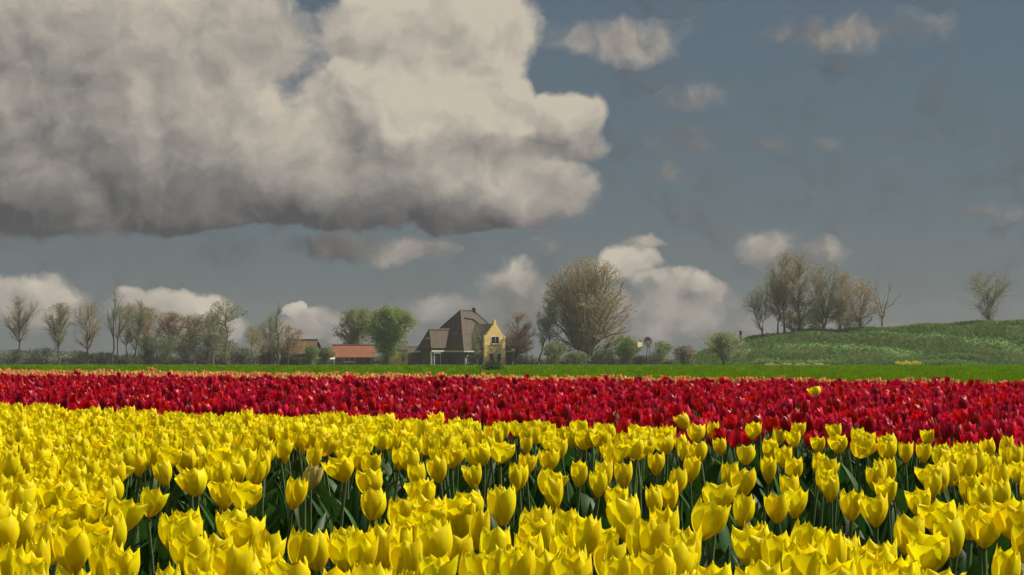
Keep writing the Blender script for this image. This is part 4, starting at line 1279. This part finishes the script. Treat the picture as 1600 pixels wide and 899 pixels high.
# hand-set flowers: photo column, row of the flower's top, width in px, style
HAND = [(1151, 732, 43, 'cup'), (1119, 714, 29, 'tall'), (1082, 706, 28, 'tall'), (1077, 744, 24, 'flare'), (1042, 749, 17, 'egg'), (1057, 724, 30, 'cup'), (1175, 760, 32, 'cup'),
        (1213, 753, 32, 'flare'), (1248, 759, 30, 'flare'), (1227, 732, 26, 'cup'), (1225, 710, 30, 'cup'), (1277, 721, 27, 'cup'), (1300, 732, 31, 'cup'), (1301, 710, 30, 'open'),
        (1326, 757, 29, 'open'), (1370, 767, 43, 'flare'), (1366, 722, 32, 'cup'), (1398, 737, 26, 'flare'), (1449, 728, 24, 'cup'), (1445, 755, 30, 'flare'), (1374, 710, 22, 'egg'),
        (1412, 708, 22, 'egg'), (1344, 689, 38, 'open'), (1326, 667, 24, 'cup'), (1363, 670, 27, 'cup'), (1393, 689, 32, 'cup'), (1422, 686, 24, 'cup'), (1447, 686, 23, 'flare'),
        (1403, 674, 30, 'flare'), (1449, 669, 20, 'flare'), (1296, 662, 24, 'cup'), (1301, 678, 27, 'open'), (1250, 659, 26, 'cup'), (1268, 667, 22, 'tall'), (1261, 701, 19, 'cup'),
        (1205, 662, 23, 'flare'), (1175, 659, 27, 'cup'), (1194, 684, 27, 'cup'), (1162, 690, 26, 'open'), (1184, 705, 21, 'tall'), (1112, 689, 29, 'flare'), (1085, 682, 22, 'cup'),
        (1116, 654, 25, 'cup'), (1062, 654, 26, 'cup'), (1065, 675, 23, 'cup'), (1141, 665, 23, 'flare'), (1094, 659, 32, 'open'), (1237, 694, 27, 'open'), (1225, 666, 24, 'cup'),
        (890, 740, 34, 'tall'), (949, 751, 32, 'flare'), (853, 732, 40, 'open'), (921, 727, 26, 'cup'), (992, 717, 31, 'cup'), (963, 716, 30, 'tall'), (898, 714, 27, 'cup'),
        (863, 700, 30, 'open'), (797, 718, 24, 'egg'), (816, 718, 23, 'cup'), (831, 702, 22, 'flare'), (737, 717, 27, 'flare'), (703, 712, 34, 'cup'), (662, 716, 30, 'cup'), (635, 700, 30, 'open'),
        (608, 694, 26, 'cup'), (750, 692, 32, 'cup'), (783, 694, 36, 'open'), (929, 694, 32, 'flare'), (1020, 700, 28, 'cup'), (854, 678, 27, 'cup'), (889, 684, 27, 'flare'), (811, 670, 20, 'cup'),
        (775, 673, 24, 'cup'), (409, 705, 32, 'egg'), (440, 737, 36, 'tall'), (444, 684, 28, 'cup'), (226, 714, 32, 'cup'), (576, 705, 30, 'open'), (486, 693, 26, 'cup'), (526, 716, 40, 'open'),
        (572, 735, 42, 'open'), (300, 733, 42, 'open'), (345, 745, 40, 'flare'), (186, 725, 40, 'open'), (200, 752, 38, 'flare'), (250, 752, 34, 'open'), (270, 700, 36, 'open')]
near = []          # (x, y, scale, style or None, px, pytop)
for px, py, w, sty in HAND:
    x, y = top_xy(px, py)
    s = float(np.clip(w / (F / y * .060), .8, 1.45))
    near.append((x, y, s, sty, px, py, 1))
# the rest of the field: rows along the bed, thinner towards the right
hp_ = np.array([(a[4], a[5]) for a in near] + [(475, 723), (470, 745), (480, 745), (475, 735), (465, 760), (485, 760)], float)
sl_yr = (L_YR(1) - L_YR(0))
rd = np.array([1, sl_yr]) / math.hypot(1, sl_yr); pd = np.array([-rd[1], rd[0]])
cand = []
for i in range(-170, 260):
    for j in range(-190, 260):
        q = np.array([0, 9.0]) + rd * (i * .116 + rng.normal(0, .042)) + pd * (j * .142 + rng.normal(0, .038))
        cand.append(q)
cand = np.array(cand)
kx, ky = cand[:, 0], cand[:, 1]
ok = (ky > 3.9) & (ky < np.array([L_YR(x) for x in kx]) - .1) & (np.abs(kx) < ky / 6 + .45)
cand = cand[ok]
order = rng.permutation(len(cand))
for q in cand[order]:
    x, y = q
    px = 800 + x * F / y; py = HZ + F * D / y
    s = rng.uniform(.86, 1.16) if y > 5.0 else rng.uniform(.85, 1.0)
    dd = np.abs(hp_ - np.array([px, py]))
    wpx = F / y * .062
    hitp = ((dd[:, 0] < wpx * .75) & (dd[:, 1] < wpx * .75)).any()
    if hitp: continue
    if 1030 < px < 1456 and 640 < py < 781:
        if rng.random() > (.75 if py < 690 else .18): continue
    elif 600 <= px <= 1030 and 640 < py < 781:
        if rng.random() > (.97 if py < 700 else .75): continue
    elif px >= 1456:
        if rng.random() > .45: continue
    elif px < 600 and py > 700:
        if rng.random() > .86: continue
    if py > 781 and rng.random() > .92: continue
    near.append((x, y, s, None, px, py, 0))
inview = [a for a in near if -30 < a[4] < 1630 and a[5] < 925]
outv = [a for a in near if not (-30 < a[4] < 1630 and a[5] < 925)]
inview.sort(key=lambda a: a[1] - (2.0 if a[6] else 0))
indiv, rest = inview[:300], inview[300:] + outv

YV = {}
for k, sty in enumerate(STY):
    YV.setdefault(sty, []).append(part_meshes(tulip_parts(300 + k, sty, nleaf=3 + k % 2), M['yellow']))
ALLY = [v for vs in YV.values() for v in vs]
GY = 'yellow tulips in the front of the field'


def place_tulip(name, variant, x, y, s, rz, tilt, z=0.0, **kw):
    root = bpy.data.objects.new(name, None)
    root.empty_display_size = .05
    COL.objects.link(root)
    root.location = (x, y, z); root.rotation_euler = (tilt[0], tilt[1], rz)
    root.scale = (s, s, 1 + (s - 1) * .12)
    tag(root, **kw)
    for nme, me in variant:
        c = bpy.data.objects.new(nme, me)
        COL.objects.link(c)
        c.parent = root
    return root


WORDS = dict(cup='cup shaped', open='wide open', flare='flared', egg='closed egg shaped', tall='tall slim')
def laby(sty, px, py):
    zone = ('far left', 'left', 'left centre', 'right centre', 'right', 'far right')[int(np.clip(px / 1600 * 6, 0, 5))]
    row = 'nearest rows' if py > 790 else ('second rows' if py > 735 else 'rear rows')
    return '%s yellow tulip in the %s of the near bed, %s' % (WORDS[sty], row, zone)
for (x, y, s, sty, px, py, hand) in indiv:
    sty = sty or STY[rng.integers(len(STY))]
    vs = YV[sty]
    var = vs[rng.integers(len(vs))]
    dz = 0 if hand else rng.normal(-.012, .014)
    place_tulip('yellow_tulip', var, x, y, s, rng.uniform(0, 6.28), rng.normal(0, .03 if hand else .06, 2), z=dz, label=laby(sty, px, py), cat='tulip', group=GY)
# pale closed bud and the drooping one stand out
budp = part_meshes(tulip_parts(390, 'egg', nleaf=3), M['paleyellow'])
x, y = top_xy(475, 723)
place_tulip('pale_tulip', budp, x, y, 1.05, .4, (0, 0), label='pale closed tulip bud among the open yellow ones, front left', cat='tulip')
yv_join = [joined(tulip_parts(300 + k, sty, 5, 6, nleaf=2 + k % 2), M['yellow'], 'yellow_tulip_kind') for k, sty in enumerate(STY)]
n = len(rest)
A = np.array([(a[0], a[1], a[2]) for a in rest])
scatter('yellow_tulip_field', np.stack([A[:, 0], A[:, 1], rng.normal(-.014, .013, n)], -1), np.stack([rng.normal(0, .05, n), rng.normal(0, .05, n), rng.uniform(0, 6.28, n)], -1),
        A[:, 2], rng.integers(0, len(yv_join), n), yv_join, 'mass of yellow tulips behind the nearest rows', 'tulips', zfac=.12)


# red bed and orange bed behind it
def bed(lo, hi, dens, margin, jit=.05):
    cell = 1 / math.sqrt(dens)
    ptl = []
    y0, y1 = 6, 60
    gy = np.arange(y0, y1, cell); gx = np.arange(-13, 13, cell)
    X, Y = np.meshgrid(gx, gy)
    q = np.stack([X.ravel(), Y.ravel()], -1) + rng.normal(0, cell * .30, (X.size, 2))
    l0 = np.array([lo(x) for x in q[:, 0]]); l1 = np.array([hi(x) for x in q[:, 0]])
    k = (q[:, 1] > l0) & (q[:, 1] < l1) & (np.abs(q[:, 0]) < q[:, 1] / 6 + margin)
    return q[k]


redp = bed(lambda x: L_YR(x) + .45, L_RO, 34, .5)
dist_front = redp[:, 1] - np.array([L_YR(x) for x in redp[:, 0]])
visx = np.abs(redp[:, 0]) < redp[:, 1] / 6
order = np.argsort(redp[:, 1] + 100 * (~visx))
near_red = redp[order[:300]]; rest_red = redp[order[300:]]
RSTY = ['cup', 'open', 'tall', 'egg', 'cup', 'flare']
RVP = []
for k, sty in enumerate(RSTY):
    pr = tulip_parts(420 + k, sty, 4, 6, nleaf=2)
    bl = [p for p in pr if p[0] == 'petal']
    vs, fs, al, o_ = [], [], [], 0
    for _, v, f, a, _s in bl: vs.append(v); fs.append(f + o_); al.append(a); o_ += len(v)
    ms = [('bloom', np_mesh('bloom', np.concatenate(vs), [np.concatenate(fs)], M['red'], smooth=True, attr=np.concatenate(al)))]
    ms += part_meshes([p for p in pr if p[0] != 'petal'], M['red'])
    RVP.append(ms)
for (x, y) in near_red:
    place_tulip('red_tulip', RVP[rng.integers(len(RVP))], x, y, rng.uniform(.85, 1.12), rng.uniform(0, 6.28), rng.normal(0, .06, 2), z=rng.normal(-.008, .025),
                label='deep red tulip in the front rows of the red bed, %s' % ('left part', 'left centre', 'right centre', 'right part')[int(np.clip((x / y * 6 + 1) * 2, 0, 3))], cat='tulip', group='red tulips along the front of the red bed')
rj = [joined(tulip_parts(430 + k, sty, 4, 5, nleaf=1), M['red'], 'red_tulip_kind') for k, sty in enumerate(RSTY)]
n = len(rest_red)
tall = np.where(rng.random(n) < .06, .03, 0)
scatter('red_tulip_field', np.stack([rest_red[:, 0], rest_red[:, 1], rng.normal(-.008, .024, n) + tall], -1), np.stack([rng.normal(0, .10, n), rng.normal(0, .10, n), rng.uniform(0, 6.28, n)], -1),
        rng.uniform(.85, 1.12, n), rng.integers(0, len(rj), n), rj, 'wide band of deep red tulips across the field', 'tulips', zfac=.12)

orp = bed(lambda x: L_RO(x) + .1, lambda x: max(L_OF(x), L_RO(x) + 1.6), 30, .8)
visx = np.abs(orp[:, 0]) < orp[:, 1] / 6
order = np.argsort(orp[:, 1] + 100 * (~visx))
oj = [joined(tulip_parts(450 + k, sty, 3, 4, nleaf=1), M['orange'], 'orange_tulip_kind') for k, sty in enumerate(['cup', 'open', 'egg', 'tall'])]
for (x, y) in orp[order[:300]]:
    o = link('orange_tulip', oj[rng.integers(4)], None, (x, y, rng.normal(0, .02)))
    o.rotation_euler = (rng.normal(0, .06), rng.normal(0, .06), rng.uniform(0, 6.28)); s = rng.uniform(.9, 1.1); o.scale = (s, s, 1)
    tag(o, 'small orange tulip at the far edge of the red bed, %s' % ('left part', 'left centre', 'right centre', 'right part')[int(np.clip((x / y * 6 + 1) * 2, 0, 3))], 'tulip', 'orange tulips along the far edge of the field')
ro = orp[order[300:]]
n = len(ro)
scatter('orange_tulip_field', np.stack([ro[:, 0], ro[:, 1], rng.normal(0, .022, n)], -1), np.stack([rng.normal(0, .08, n), rng.normal(0, .08, n), rng.uniform(0, 6.28, n)], -1),
        rng.uniform(.9, 1.1, n), rng.integers(0, 4, n), oj, 'far strip of orange tulips along the meadow', 'tulips', zfac=.12)
# strays
x, y = top_xy(1272, 614.5, HT + .02)
place_tulip('stray_yellow_tulip', YV['open'][0], x, y, 1.25, 1.0, (0, 0), z=.055, label='single yellow tulip standing in the right of the red bed', cat='tulip')
x, y = top_xy(743, 606, HT + .02)
o = link('stray_orange_tulip', oj[1], None, (x, y, .03)); tag(o, 'single orange tulip standing in the middle of the red bed', 'tulip')
x, y = top_xy(233, 581)
o = link('stray_tall_tulip', oj[1], None, (x, y, .055)); o.scale = (1.5, 1.5, 1.05); tag(o, 'tall orange tulip rising above the far edge, left', 'tulip')

# ------------------------------------------------------------------ air: thin spring haze over the whole place
HAZE = .00010
hm_ = bpy.data.materials.new('haze_air')
hm_.use_nodes = True
ht = hm_.node_tree
ht.nodes.clear()
pv = ht.nodes.new('ShaderNodeVolumePrincipled')
pv.inputs['Color'].default_value = (.92, .95, 1.0, 1)
pv.inputs['Density'].default_value = HAZE
pv.inputs['Anisotropy'].default_value = .2
ho = ht.nodes.new('ShaderNodeOutputMaterial')
ht.links.new(pv.outputs[0], ho.inputs['Volume'])
o = MB().box((-720, -20, GZ - 1.0), (720, 1520, 24.0)).build('haze', hm_)
tag(o, 'thin pale spring haze lying over the fields', 'haze', kind='stuff')
scene.cycles.volume_bounces = 0
